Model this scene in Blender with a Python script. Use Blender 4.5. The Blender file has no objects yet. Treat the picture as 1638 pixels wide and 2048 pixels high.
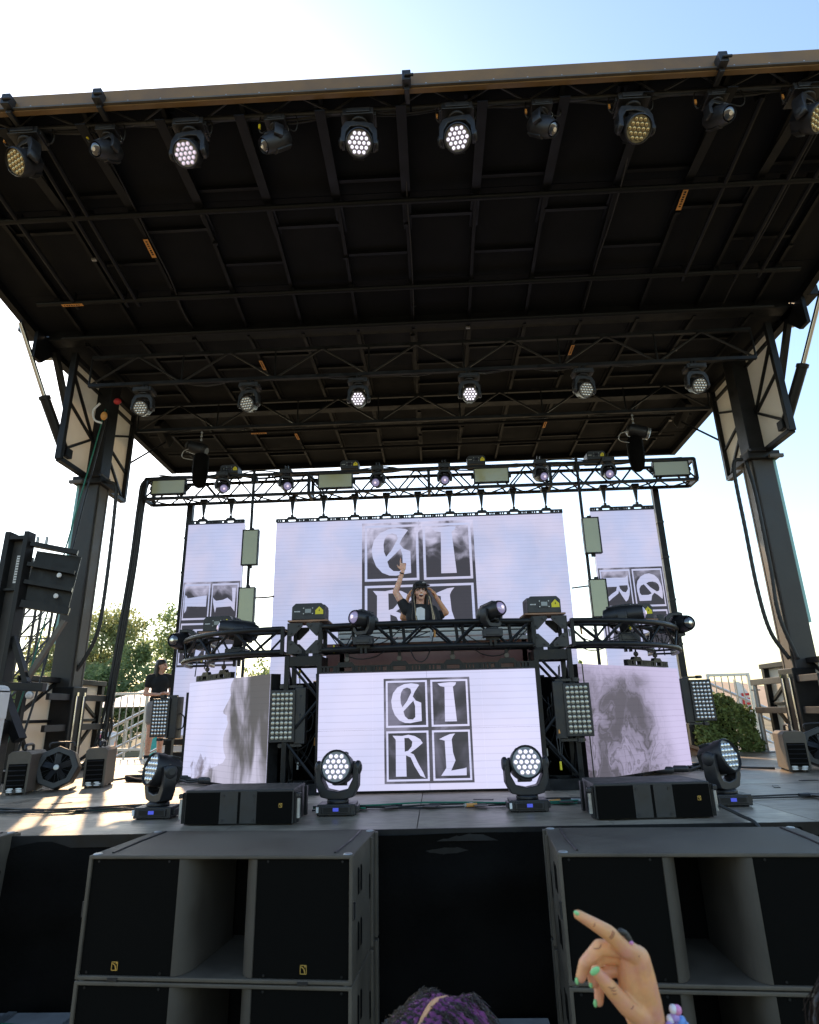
import bpy, bmesh, math, random
from mathutils import Vector, Matrix, Euler
random.seed(7)
R = math.radians
sc = bpy.context.scene
col = sc.collection

# ------------------------------------------------------------------ camera, sky, sun, exposure
CAM = Vector((0, 0, 1.76))
_p, _y, _r = R(18.0), R(2.0), R(1.4)
fw = Vector((-math.sin(_y)*math.cos(_p), math.cos(_y)*math.cos(_p), math.sin(_p)))
rt = Vector((math.cos(_y), math.sin(_y), 0)); up = rt.cross(fw)
rt2 = rt*math.cos(_r) - up*math.sin(_r); up2 = up*math.cos(_r) + rt*math.sin(_r)
cam_d = bpy.data.cameras.new('camera'); cam = bpy.data.objects.new('camera', cam_d); col.objects.link(cam)
cam.matrix_world = Matrix(((rt2.x, up2.x, -fw.x, CAM.x), (rt2.y, up2.y, -fw.y, CAM.y), (rt2.z, up2.z, -fw.z, CAM.z), (0, 0, 0, 1)))
cam_d.sensor_fit = 'HORIZONTAL'; cam_d.sensor_width = 24.0; cam_d.lens = 18.0
cam_d.clip_start = 0.05; cam_d.clip_end = 4000
cam_d.dof.use_dof = True; cam_d.dof.focus_distance = 7.5; cam_d.dof.aperture_fstop = 6.3
sc.camera = cam

SUN_EL, SUN_AZ = R(36), R(-26)            # azimuth measured from +Y towards +X: behind the stage, to the left
sd = Vector((math.sin(SUN_AZ)*math.cos(SUN_EL), math.cos(SUN_AZ)*math.cos(SUN_EL), math.sin(SUN_EL)))
w = bpy.data.worlds.new('World'); sc.world = w; w.use_nodes = True
nt = w.node_tree; bg = nt.nodes['Background']
sky = nt.nodes.new('ShaderNodeTexSky'); sky.sky_type = 'NISHITA'; sky.sun_disc = False
sky.sun_elevation = SUN_EL; sky.sun_rotation = SUN_AZ
sky.air_density = 1.5; sky.dust_density = 1.2; sky.ozone_density = 2.2; sky.altitude = 300
nt.links.new(sky.outputs[0], bg.inputs[0]); bg.inputs[1].default_value = 0.135
sun_d = bpy.data.lights.new('sun', 'SUN'); sun = bpy.data.objects.new('sun', sun_d); col.objects.link(sun)
sun_d.energy = 3.0; sun_d.angle = R(0.6); sun_d.color = (1.0, 0.70, 0.42)
sun.rotation_euler = sd.to_track_quat('Z', 'Y').to_euler()
sc.view_settings.view_transform = 'Standard'; sc.view_settings.look = 'None'
sc.view_settings.exposure = 1.1; sc.view_settings.gamma = 1.0
EXPO = 2**sc.view_settings.exposure

# ------------------------------------------------------------------ materials
MATS = {}
def mat(name, c, rough=.5, metal=0., nz=.25, ns=6., bump=0., bs=60., emit=None, es=0., spec=.5, rvar=.12, coat=0.):
    m = bpy.data.materials.new(name); m.use_nodes = True
    t = m.node_tree; n = t.nodes; l = t.links; b = n['Principled BSDF']
    b.inputs['Metallic'].default_value = metal; b.inputs['Specular IOR Level'].default_value = spec if max(c[:3]) > .014 or metal or coat or emit else (.25 if max(c[:3]) > .005 else .08)
    b.inputs['Coat Weight'].default_value = coat
    tc = n.new('ShaderNodeTexCoord'); oi = n.new('ShaderNodeObjectInfo')
    ad = n.new('ShaderNodeVectorMath'); ad.operation = 'ADD'
    cb = n.new('ShaderNodeVectorMath'); cb.operation = 'SCALE'; cb.inputs['Scale'].default_value = 37.
    l.new(oi.outputs['Random'], cb.inputs[0]); l.new(tc.outputs['Object'], ad.inputs[0]); l.new(cb.outputs[0], ad.inputs[1])
    no = n.new('ShaderNodeTexNoise'); no.inputs['Scale'].default_value = ns; no.inputs['Detail'].default_value = 6; no.inputs['Roughness'].default_value = .62
    l.new(ad.outputs[0], no.inputs['Vector'])
    mx = n.new('ShaderNodeMix'); mx.data_type = 'RGBA'
    lo = [max(0, x*(1-nz)) for x in c[:3]] + [1]; hi = [min(1, x*(1+nz)) for x in c[:3]] + [1]
    mx.inputs[6].default_value = lo; mx.inputs[7].default_value = hi
    mr = n.new('ShaderNodeMapRange'); mr.inputs[1].default_value = .3; mr.inputs[2].default_value = .7
    l.new(no.outputs[0], mr.inputs[0]); l.new(mr.outputs[0], mx.inputs[0]); l.new(mx.outputs[2], b.inputs['Base Color'])
    r2 = n.new('ShaderNodeMapRange'); r2.inputs[1].default_value = .3; r2.inputs[2].default_value = .7
    r2.inputs[3].default_value = max(0, rough-rvar); r2.inputs[4].default_value = min(1, rough+rvar)
    l.new(no.outputs[0], r2.inputs[0]); l.new(r2.outputs[0], b.inputs['Roughness'])
    if bump:
        n2 = n.new('ShaderNodeTexNoise'); n2.inputs['Scale'].default_value = bs; n2.inputs['Detail'].default_value = 3
        l.new(ad.outputs[0], n2.inputs['Vector'])
        bp = n.new('ShaderNodeBump'); bp.inputs['Strength'].default_value = bump; bp.inputs['Distance'].default_value = .01
        l.new(n2.outputs[0], bp.inputs['Height']); l.new(bp.outputs[0], b.inputs['Normal'])
    if emit:
        b.inputs['Emission Color'].default_value = (*emit, 1); b.inputs['Emission Strength'].default_value = es
    MATS[name] = m
    return m
black_metal = mat('black painted steel', (.012, .012, .0125), .42, .0, .35, 9)
black_chip = mat('chipped black paint', (.012, .012, .0125), .38, .0, .5, 14)
truss_mat = mat('black truss tube', (.010, .010, .0105), .4, .0, .4, 5)
plastic = mat('black plastic', (.016, .016, .018), .42, 0, .3, 10, .12, 200)
dark_plastic = mat('charcoal plastic', (.028, .027, .026), .5, 0, .25, 12)
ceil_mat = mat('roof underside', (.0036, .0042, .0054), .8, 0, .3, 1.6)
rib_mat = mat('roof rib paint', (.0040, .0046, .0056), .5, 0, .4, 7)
gold_mat = mat('bronze fascia', (.20, .115, .042), .5, .0, .2, 2.5)
white_board = mat('off white cladding', (.80, .76, .68), .6, 0, .08, 2.0)
mast_mat = mat('scuffed mast steel', (.032, .029, .026), .5, .0, .5, 3.0)
mast_side = mat('paler mast side', (.10, .085, .066), .55, .0, .4, 3.0)  # paler brown paints in the light on the masts' inner faces
steel = mat('galvanised steel', (.42, .42, .41), .4, .7, .2, 8)
alu = mat('aluminium rail', (.58, .57, .55), .38, .6, .15, 10)
chrome = mat('polished rod', (.6, .6, .6), .15, 1, .1, 5)
sub_mat = mat('warm grey cabinet paint', (.092, .075, .056), .62, 0, .38, 3.0, .25, 260)
sub_horn = mat('horn paint', (.066, .055, .043), .62, 0, .18, 5, .2, 220)
grille = mat('black speaker grille', (.0048, .0044, .0038), .85, 0, .2, 40, .3, 500)
gold_logo = mat('gold badge', (.62, .44, .13), .35, .8, .1, 6)
cloth_black = mat('black skirt cloth', (.0049, .0044, .0039), .92, 0, .5, 3, .5, 40)
cable_mat = mat('black cable', (.016, .016, .016), .5, 0, .2, 9)
green_cable = mat('green cable', (.012, .16, .10), .5, 0, .2, 9)
yellow = mat('warning yellow', (.80, .66, .02), .5, 0, .06, 8)
orange = mat('orange load plate', (.66, .30, .07), .55, 0, .12, 12)
red_mat = mat('red print', (.55, .03, .03), .5, 0, .1, 9)
white_mat = mat('white paint', (.78, .78, .76), .5, 0, .08, 4)
wood = mat('plywood', (.30, .16, .09), .6, 0, .3, 6)
concrete = mat('pale cable ramp', (.27, .26, .25), .8, 0, .25, 4)
strobe_face = mat('strobe diffuser', (.42, .42, .24), .12, 0, .06, 2, spec=.8)
lens_on = mat('lit lens', (.8, .8, .85), .2, 0, .02, 9, emit=(.95, .88, 1.0), es=1.7/EXPO)
lens_dim = mat('dim lit lens', (.8, .75, .8), .2, 0, .02, 9, emit=(.95, .72, .92), es=.75/EXPO)
lens_off = mat('clear lens', (.80, .80, .78), .10, .85, .12, 20, spec=.9, rvar=.05)
lens_amber = mat('warm clear lens', (.60, .47, .24), .14, .8, .12, 20, spec=.9, rvar=.05)
lens_plate = mat('lens plate grey', (.22, .22, .22), .35, .4, .15, 20)
lens_plate_amber = mat('lens plate warm', (.30, .25, .15), .35, .3, .15, 20)
glass_lens = mat('projector glass', (.10, .09, .15), .05, 0, .2, 12, spec=1., coat=1., emit=(.62, .55, .95), es=.35/EXPO)
glass_dark = mat('dark projector glass', (.03, .03, .04), .06, 0, .2, 12, spec=1., coat=1.)
display = mat('blue display', (.02, .03, .3), .3, 0, .1, 9, emit=(.10, .14, .85), es=.55/EXPO)
skin = mat('skin', (.88, .52, .36), .5, 0, .10, 14, .10, 90)
skin_warm = mat('tanned skin', (.80, .40, .18), .46, 0, .16, 26, .12, 160)
hair_dark = mat('dark hair', (.020, .012, .009), .42, 0, .5, 40, .4, 120)
hair_brown = mat('brown hair', (.036, .021, .014), .45, 0, .5, 40, .4, 120)
hair_blond = mat('blond streak', (.62, .46, .25), .5, 0, .2, 30)
hair_purple = mat('purple braid', (.17, .025, .12), .5, 0, .35, 30, .3, 150)
tee_black = mat('black cotton', (.016, .016, .017), .85, 0, .25, 12, .3, 90)
tee_white = mat('white cotton', (.74, .72, .70), .85, 0, .06, 12, .2, 90)
denim = mat('pale denim', (.32, .30, .29), .85, 0, .2, 12)
shoe_white = mat('white canvas shoe', (.70, .66, .58), .7, 0, .12, 12)
nail_green = mat('mint nail polish', (.30, .72, .32), .25, 0, .05, 9)
bead_p = mat('lilac bead', (.42, .30, .70), .3, 0, .3, 60)
bead_w = mat('white bead', (.8, .78, .85), .3, 0, .1, 60)
bead_b = mat('blue bead', (.13, .30, .70), .3, 0, .3, 60)
bead_k = mat('pink bead', (.80, .30, .58), .3, 0, .2, 60)
mouth = mat('open mouth', (.10, .012, .012), .5, 0, .1, 9)
teal = mat('teal banner', (.05, .42, .40), .6, 0, .15, 4)
maroon = mat('brown red fascia', (.20, .085, .07), .35, 0, .3, 2.)
pale_green = mat('pale green film', (.26, .50, .47), .3, 0, .05, 4)

LED_C = (.765, .735, .985)
def led(name, kind='plain', w=1., h=1., st=.96, tA=(.70, .71, 1.0)):
    """self lit screen picture: faint scan lines and blotches; object x across, z up"""
    m = bpy.data.materials.new(name); m.use_nodes = True
    t = m.node_tree; n = t.nodes; l = t.links; b = n['Principled BSDF']
    b.inputs['Base Color'].default_value = (.02, .02, .02, 1); b.inputs['Roughness'].default_value = .6
    tc = n.new('ShaderNodeTexCoord'); sp = n.new('ShaderNodeSeparateXYZ'); l.new(tc.outputs['Object'], sp.inputs[0])
    def math_(op, a, bb=None, cc=None):
        q = n.new('ShaderNodeMath'); q.operation = op
        for i, x in enumerate((a, bb, cc)):
            if x is None: continue
            if isinstance(x, (int, float)): q.inputs[i].default_value = x
            else: l.new(x, q.inputs[i])
        return q.outputs[0]
    def noise(scale, detail=5, vec=None, dist=0.):
        q = n.new('ShaderNodeTexNoise'); q.inputs['Scale'].default_value = scale; q.inputs['Detail'].default_value = detail
        q.inputs['Distortion'].default_value = dist
        l.new(vec or tc.outputs['Object'], q.inputs['Vector']); return q.outputs[0]
    def rng(x, a, bb, c=0., d=1.):
        q = n.new('ShaderNodeMapRange'); q.interpolation_type = 'SMOOTHSTEP'
        for i, v in enumerate((a, bb, c, d)): q.inputs[i+1].default_value = v
        l.new(x, q.inputs[0]); return q.outputs[0]
    def mixc(f, a, bb):
        q = n.new('ShaderNodeMix'); q.data_type = 'RGBA'; l.new(f, q.inputs[0])
        for i, x in ((6, a), (7, bb)):
            if isinstance(x, tuple): q.inputs[i].default_value = (*x, 1)
            else: l.new(x, q.inputs[i])
        return q.outputs[2]
    X, Z = sp.outputs[0], sp.outputs[2]
    mp = n.new('ShaderNodeMapping'); mp.inputs['Scale'].default_value = (1.2, 1., 26.); l.new(tc.outputs['Object'], mp.inputs[0])
    streak = noise(1.6, 3, mp.outputs[0])
    fr = math_('FRACT', math_('MULTIPLY', math_('ADD', Z, math_('MULTIPLY', streak, .018)), 17.))
    line = rng(fr, 0., .16, .80, 1.)
    blot = rng(noise(.9, 4), .3, .7, .93, 1.06)
    tint = mixc(rng(noise(1.3, 3), .35, .7), tA, LED_C)
    white = tint
    if kind == 'plain': c = white
    elif kind == 'dark':
        sm = rng(noise(2.2, 7, dist=.6), .42, .78)
        c = mixc(sm, (.040, .036, .042), (.30, .28, .40))
    elif kind == 'frame':
        sm = rng(noise(2.6, 6, dist=.5), .45, .8)
        c = mixc(sm, (.075, .068, .085), (.40, .38, .52))
    elif kind == 'smoke':      # dark tile dissolving upwards into white smoke
        g = math_('ADD', math_('MULTIPLY', noise(3.2, 7, dist=.8), .9), rng(Z, h*.5, h, -.40, .26))
        c = mixc(rng(g, .45, .85), (.045, .04, .055), LED_C)
    elif kind == 'face':       # silhouette with pale streaks running down
        mp2 = n.new('ShaderNodeMapping'); mp2.inputs['Scale'].default_value = (2.6, 1., .75); l.new(tc.outputs['Object'], mp2.inputs[0])
        s2 = noise(1.3, 5, mp2.outputs[0], .7)
        g = math_('ADD', s2, rng(Z, 0., h*.9, .02, -.05))
        c = mixc(rng(g, .40, .64), (.105, .097, .10), (.56, .53, .68))
    elif kind == 'ghost':
        s2 = noise(5.5, 6, dist=.5)
        c = mixc(rng(math_('ADD', s2, rng(Z, 0., h*.35, -.08, .25)), .42, .66), (.22, .19, .24), white)
    elif kind == 'contour':    # blotchy figure with map-like contour rings
        nn = noise(2.6, 5.5, dist=.45)
        body = math_('MULTIPLY', rng(math_('ADD', X, math_('MULTIPLY', math_('SUBTRACT', Z, h*.45), .30)), w*.50, w*.86, 1., 0.),
                     rng(Z, h*.80, h*1.02, 1., .35))
        f = math_('MULTIPLY', body, rng(nn, .30, .62, 1., .42))
        ring = rng(math_('FRACT', math_('MULTIPLY', nn, 11.)), .0, .5, .28, 0.)
        f2 = math_('ADD', f, math_('MULTIPLY', ring, math_('MULTIPLY', body, rng(Z, h*.2, h*.8, 1., .5))))
        f2 = math_('MINIMUM', math_('MULTIPLY', f2, 1.1), .92)
        c = mixc(f2, (.62, .55, .80), (.07, .058, .066))
    em = n.new('ShaderNodeMix'); em.data_type = 'RGBA'; em.blend_type = 'MULTIPLY'; em.inputs[0].default_value = 1.
    l.new(c, em.inputs[6])
    sc3 = n.new('ShaderNodeCombineXYZ'); k = math_('MULTIPLY', line, blot)
    for i in range(3): l.new(k, sc3.inputs[i])
    l.new(sc3.outputs[0], em.inputs[7]); l.new(em.outputs[2], b.inputs['Emission Color'])
    b.inputs['Emission Strength'].default_value = st/EXPO
    return m
led_plain = led('lit screen white')
led_rear = led('lit rear screen white', st=.80, tA=(.62, .68, 1.0))
led_dark = led('lit screen dark tile', 'dark')
led_frame = led('lit screen frame', 'frame')

# ------------------------------------------------------------------ mesh builder
class MB:
    def __init__(s): s.v = []; s.f = []
    def add(s, vs, fs):
        k = len(s.v); s.v += [tuple(p) for p in vs]; s.f += [tuple(i+k for i in f) for f in fs]; return s
    def box(s, c, d, rot=None):
        x, y, z = [q/2 for q in d]; c = Vector(c)
        vs = [Vector((i*x, j*y, k*z)) for k in (-1, 1) for j in (-1, 1) for i in (-1, 1)]
        if rot is not None: vs = [rot @ q for q in vs]
        return s.add([q+c for q in vs], [(0,2,3,1),(4,5,7,6),(0,1,5,4),(2,6,7,3),(0,4,6,2),(1,3,7,5)])
    def frm(s, p, q, upv=(0,0,1)):
        d = (Vector(q)-Vector(p)).normalized(); u = Vector(upv)
        if abs(d.dot(u)) > .98: u = Vector((1,0,0)) if abs(d.x) < .9 else Vector((0,1,0))
        a = d.cross(u).normalized(); return a, a.cross(d).normalized(), d
    def bar(s, p, q, w, h=None, upv=(0,0,1)):
        h = h or w; a, b, d = s.frm(p, q, upv); p = Vector(p); q = Vector(q)
        vs = [o + a*(i*w/2) + b*(j*h/2) for o in (p, q) for i, j in ((-1,-1),(1,-1),(1,1),(-1,1))]
        return s.add(vs, [(0,1,2,3),(7,6,5,4),(0,4,5,1),(1,5,6,2),(2,6,7,3),(3,7,4,0)])
    def tube(s, p, q, r, r2=None, n=8):
        r2 = r if r2 is None else r2
        a, b, d = s.frm(p, q); p = Vector(p); q = Vector(q)
        vs = [o + (a*math.cos(t)+b*math.sin(t))*rr for o, rr in ((p, r), (q, r2)) for t in [2*math.pi*i/n for i in range(n)]]
        fs = [(i, (i+1) % n, n+(i+1) % n, n+i) for i in range(n)]
        fs += [tuple(range(n))[::-1], tuple(range(n, 2*n))]
        return s.add(vs, fs)
    def path(s, pts, r, n=6):
        pts = [Vector(p) for p in pts]; m = len(pts); vs = []; fs = []
        rr = r if isinstance(r, (list, tuple)) else [r]*m
        t0 = (pts[1]-pts[0]).normalized(); u = t0.orthogonal().normalized()
        for i, p in enumerate(pts):
            t = (pts[min(i+1, m-1)]-pts[max(i-1, 0)]).normalized()
            u = (u - t*u.dot(t)).normalized(); b = t.cross(u)
            vs += [p + (u*math.cos(2*math.pi*k/n)+b*math.sin(2*math.pi*k/n))*rr[i] for k in range(n)]
        for i in range(m-1):
            fs += [(i*n+k, i*n+(k+1) % n, (i+1)*n+(k+1) % n, (i+1)*n+k) for k in range(n)]
        fs += [tuple(range(n))[::-1], tuple(range((m-1)*n, m*n))]
        return s.add(vs, fs)
    def lathe(s, prof, o=(0,0,0), ax=(0,0,1), n=20, c0=True, c1=True):
        a, b, d = s.frm((0,0,0), ax); o = Vector(o); vs = []; fs = []; m = len(prof)
        for r, t in prof: vs += [o + d*t + (a*math.cos(2*math.pi*k/n)+b*math.sin(2*math.pi*k/n))*max(r, 1e-4) for k in range(n)]
        for i in range(m-1): fs += [(i*n+k, i*n+(k+1) % n, (i+1)*n+(k+1) % n, (i+1)*n+k) for k in range(n)]
        if c0: fs.append(tuple(range(n))[::-1])
        if c1: fs.append(tuple(range((m-1)*n, m*n)))
        return s.add(vs, fs)
    def prism(s, poly, o, u, v, th):
        o, u, v = Vector(o), Vector(u), Vector(v); nn = u.cross(v).normalized(); k = len(poly)
        a = [o+u*x+v*y for x, y in poly]; b = [p+nn*th for p in a]
        return s.add(a+b, [tuple(range(k))[::-1], tuple(range(k, 2*k))]+[(i, (i+1) % k, k+(i+1) % k, k+i) for i in range(k)])
    def ell(s, c, rx, ry, rz, n=14, m=9, rot=None):
        c = Vector(c); vs = [Vector((0,0,-rz))]
        for j in range(1, m):
            t = math.pi*j/m - math.pi/2
            vs += [Vector((rx*math.cos(t)*math.cos(2*math.pi*i/n), ry*math.cos(t)*math.sin(2*math.pi*i/n), rz*math.sin(t))) for i in range(n)]
        vs.append(Vector((0,0,rz)))
        if rot is not None: vs = [rot @ q for q in vs]
        fs = [(0, 1+(i+1) % n, 1+i) for i in range(n)]
        for j in range(m-2): fs += [(1+j*n+i, 1+j*n+(i+1) % n, 1+(j+1)*n+(i+1) % n, 1+(j+1)*n+i) for i in range(n)]
        e = len(vs)-1; fs += [(1+(m-2)*n+i, 1+(m-2)*n+(i+1) % n, e) for i in range(n)]
        return s.add([q+c for q in vs], fs)
    def cap(s, p, q, r, r2=None, n=12):          # tapered capsule
        r2 = r if r2 is None else r2; p = Vector(p); q = Vector(q); L = (q-p).length
        if L < 1e-5: return s.ell(p, r, r, r)
        k = 4; prof = [(r*math.sin(i*math.pi/2/k), -r*math.cos(i*math.pi/2/k)) for i in range(k+1)]
        prof += [(r2*math.cos(i*math.pi/2/k), L+r2*math.sin(i*math.pi/2/k)) for i in range(k+1)]
        return s.lathe(prof, p, q-p, n)
    def mesh(s, name):
        me = bpy.data.meshes.new(name); me.from_pydata(s.v, [], s.f); me.update(); return me
    def build(s, name, m, parent=None, smooth=False, bevel=0., loc=None, rot=None):
        return link(name, s.mesh(name), m, parent, smooth, bevel, loc, rot)
def link(name, me, m, parent=None, smooth=False, bevel=0., loc=None, rot=None):
    o = bpy.data.objects.new(name, me); col.objects.link(o)
    if m is not None and not me.materials: me.materials.append(m)
    if parent is not None: o.parent = parent
    if loc is not None: o.location = loc
    if rot is not None: o.rotation_euler = rot
    if smooth:
        for p in me.polygons: p.use_smooth = True
        if smooth != 'all': me.set_sharp_from_angle(angle=R(38))
    if bevel:
        b = o.modifiers.new('bevel', 'BEVEL'); b.width = bevel; b.segments = 2; b.limit_method = 'ANGLE'; b.angle_limit = R(40)
    return o
def tag(o, label=None, cat=None, group=None, kind=None):
    if label: o['label'] = label
    if cat: o['category'] = cat
    if group: o['group'] = group
    if kind: o['kind'] = kind
    return o
def thing(name, label, cat, loc=(0,0,0), rot=(0,0,0), group=None, scale=None):
    o = bpy.data.objects.new(name, None); o.empty_display_size = .1; col.objects.link(o)
    o.location = loc; o.rotation_euler = rot
    if scale: o.scale = (scale,)*3
    return tag(o, label, cat, group)
def copy_tree(o, parent=None):
    c = o.copy(); col.objects.link(c); c.parent = parent
    for ch in o.children: copy_tree(ch, c)
    return c
def wav(p, a): return (p[0]+random.uniform(-a, a), p[1]+random.uniform(-a, a), p[2]+random.uniform(-a, a))
def smooth_path(pts, n=6):           # Catmull-Rom
    P = [Vector(p) for p in pts]; P = [P[0]*2-P[1]]+P+[P[-1]*2-P[-2]]; out = []
    for i in range(1, len(P)-2):
        for k in range(n):
            t = k/n; a, b, c, d = P[i-1:i+3]
            out.append(.5*((2*b)+(c-a)*t+(2*a-5*b+4*c-d)*t*t+(3*b-a-3*c+d)*t**3))
    return out+[P[-2]]
# ------------------------------------------------------------------ ground, deck
DZ = 1.07
grass_mat = mat('dry trampled grass', (.20, .165, .09), .95, 0, .45, .35, .4, 8)
b = MB(); N = 48
vs = [(0, 0, 0)]; fs = []
for j, r in enumerate((30, 120, 500, 2500)):
    vs += [(r*math.cos(2*math.pi*i/N), r*math.sin(2*math.pi*i/N), 0) for i in range(N)]
fs = [(0, 1+i, 1+(i+1) % N) for i in range(N)]
for j in range(3): fs += [(1+j*N+i, 1+(j+1)*N+i, 1+(j+1)*N+(i+1) % N, 1+j*N+(i+1) % N) for i in range(N)]
b.add(vs, fs); tag(b.build('ground', grass_mat), kind='structure')
hill_mat = mat('tan canyon slope', (.42, .31, .21), .95, 0, .2, .02)
b = MB(); pts = []
for i in range(61):
    x = -300+i*20; h = max(.0, 7+6*math.sin(i*.31)+4*math.sin(i*.83+1)) * (1 if x > 60 else max(0, (x+20)/80) if x > -20 else .12)
    pts.append((x, h))
vs = [(x, 420, h) for x, h in pts]+[(x, 330, -.5) for x, h in pts]+[(x, 560, h*1.3) for x, h in pts]; n = len(pts)
b.add(vs, [(i, i+1, n+i+1, n+i) for i in range(n-1)]+[(2*n+i, 2*n+i+1, i+1, i) for i in range(n-1)])
tag(b.build('hill', hill_mat, smooth='all'), kind='structure')

# deck: sub frame plus separate scuffed plates
deck_mat = mat('scuffed deck plate', (.31, .255, .19), .42, 0, .45, 1.7, .10, 30, rvar=.16)
t_ = deck_mat.node_tree; n_ = t_.nodes; l_ = t_.links; p_ = n_['Principled BSDF']
tc_ = n_.new('ShaderNodeTexCoord'); gi = n_.new('ShaderNodeNewGeometry')
mp_ = n_.new('ShaderNodeMapping'); mp_.inputs['Scale'].default_value = (2., 9., 1.); mp_.inputs['Rotation'].default_value = (0, 0, .5); l_.new(gi.outputs['Position'], mp_.inputs[0])
ns_ = n_.new('ShaderNodeTexNoise'); ns_.inputs['Scale'].default_value = 3.5; ns_.inputs['Detail'].default_value = 9; ns_.inputs['Roughness'].default_value = .7; l_.new(mp_.outputs[0], ns_.inputs['Vector'])
rm_ = n_.new('ShaderNodeMapRange'); rm_.inputs[1].default_value = .38; rm_.inputs[2].default_value = .68; rm_.inputs[3].default_value = .62; rm_.inputs[4].default_value = 1.25; l_.new(ns_.outputs[0], rm_.inputs[0])
old_ = p_.inputs['Base Color'].links[0].from_socket
mu_ = n_.new('ShaderNodeVectorMath'); mu_.operation = 'SCALE'; l_.new(old_, mu_.inputs[0]); l_.new(rm_.outputs[0], mu_.inputs['Scale']); l_.new(mu_.outputs[0], p_.inputs['Base Color'])
deck = MB().box((-.15, 8.1, DZ-.14), (12.2, 7.78, .24)).build('stage_deck', black_metal); tag(deck, kind='structure')
pw, pd = 1.22, 1.95
X0 = -6.25; ny = 4
shared = None
for i in range(10):
    for j in range(ny):
        if shared is None:
            shared = MB().box((0, 0, 0), (pw-.006, pd-.006, .024)).mesh('deck_plate'); shared.materials.append(deck_mat)
        o = link('deck_plate', shared, None, deck); o.location = (X0+pw*(i+.5)+.0, 4.2+pd*(j+.5), DZ-.012+random.uniform(-.001, .001))
for x, y, a in ((-1.6, 5.55, .3), (.35, 5.45, -.2), (2.9, 5.9, 1.2), (-3.3, 5.75, .8), (1.6, 5.55, 1.5), (3.4, 6.3, .1)):
    MB().box((x, y, DZ+.003), (.16, .05, .003), Matrix.Rotation(a, 3, 'Z')).build('tape_mark', black_metal if x > 0 else mast_mat, deck)
# trim along the front lip
MB().bar((-6.25, 4.19, DZ-.03), (5.95, 4.19, DZ-.03), .02, .07).build('front_lip', black_metal, deck)
# raised low riser strip under the screens
MB().box((-.08, 6.35, DZ+.045), (2.3, .7, .09)).build('screen_plinth', black_metal, deck, bevel=.004)
# black skirt with folds
b = MB(); nx, nz_ = 150, 10
for k in range(nz_+1):
    z = DZ-.02-(DZ-.05)*k/nz_
    for i in range(nx+1):
        x = -6.25+12.2*i/nx
        y = 4.165-.03*(k/nz_)*math.sin(i*.9+math.sin(i*.23)*2)*abs(math.sin(i*.37))-.022*math.sin(i*.21+k*1.3)-.022*math.sin(k*2.2+i*.11)*(k < 5)-.012*math.sin(i*.7+k*.8)
        b.v.append((x, y, z))
b.f = [(k*(nx+1)+i, k*(nx+1)+i+1, (k+1)*(nx+1)+i+1, (k+1)*(nx+1)+i) for k in range(nz_) for i in range(nx)]
tag(b.build('stage_skirt', cloth_black, smooth='all'), 'black pleated cloth skirt hanging along the front of the stage', 'stage skirt')
# pale cable ramp plates on the ground at the foot of the skirt
r_ = thing('cable_ramp', 'grey cable ramp lying on the ground left of the left bass speakers', 'cable ramp', (-2.45, 3.85, 0))
MB().prism([(-.32, 0), (.32, 0), (.26, .18), (-.26, .18)], (-.75, 0, 0), (0, 1, 0), (0, 0, 1), 1.4).build('ramp_body', concrete, r_)
for x in (-.42, -.02, .38): MB().box((x, 0, .186), (.05, .5, .01)).build('tape_strip', steel, r_)
r2_ = thing('cable_ramp', 'grey cable ramp edge seen between the two bass speaker stacks', 'cable ramp', (.1, 4.0, 0))
MB().box((0, 0, .07), (.9, .2, .14)).build('ramp_body', concrete, r2_)

# ------------------------------------------------------------------ stage roof
roof = thing('stage_roof', 'black ribbed mobile stage roof with bronze front fascia', 'stage roof', (0, 0, 7.2))
XL, XR = -5.75, 5.38
ribX = [-5.02+.812*i for i in range(13)]
def rz(y):                                   # underside height of roof at depth y (relative to root)
    if y < 7.7: return 7.22+.166*(7.7-y)-7.2
    if y < 9.95: return 7.16-7.2
    return 7.12-.02*(y-9.95)-7.2
edges = [XL]+ribX+[XR]
def strip(name, x0, x1, y0, y1, th, off, m):
    b = MB(); z0, z1 = rz(y0+1e-4)+off, rz(y1-1e-4)+off
    vs = [(x0, y0, z0), (x1, y0, z0), (x1, y1, z1), (x0, y1, z1)]
    b.add(vs+[(x, y, z+th) for x, y, z in vs], [(0,3,2,1),(4,5,6,7),(0,1,5,4),(1,2,6,5),(2,3,7,6),(3,0,4,7)])
    return b.build(name, m, roof)
for (ya, yb, rows) in ((4.5, 7.7, (4.5, 5.69, 6.95, 7.7)), (7.7, 9.95, (7.7, 8.8, 9.95)), (9.95, 12.6, (9.95, 10.8, 11.7, 12.6))):
    for i in range(len(edges)-1):
        for j in range(len(rows)-1):
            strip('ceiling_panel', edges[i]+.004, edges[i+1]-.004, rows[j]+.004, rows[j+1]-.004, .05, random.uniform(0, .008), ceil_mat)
    for i, x in enumerate(ribX):
        b = MB(); wd = .042
        b.bar((x, ya+.02, rz(ya+.02)-.035), (x, yb-.02, rz(yb-.02)-.035), wd, .08)
        b.box((x, ya+.5*(yb-ya), rz(ya+.5*(yb-ya))-.004), (wd+.06, yb-ya-.1, .012))
        b.build('rib', rib_mat, roof)
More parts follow.
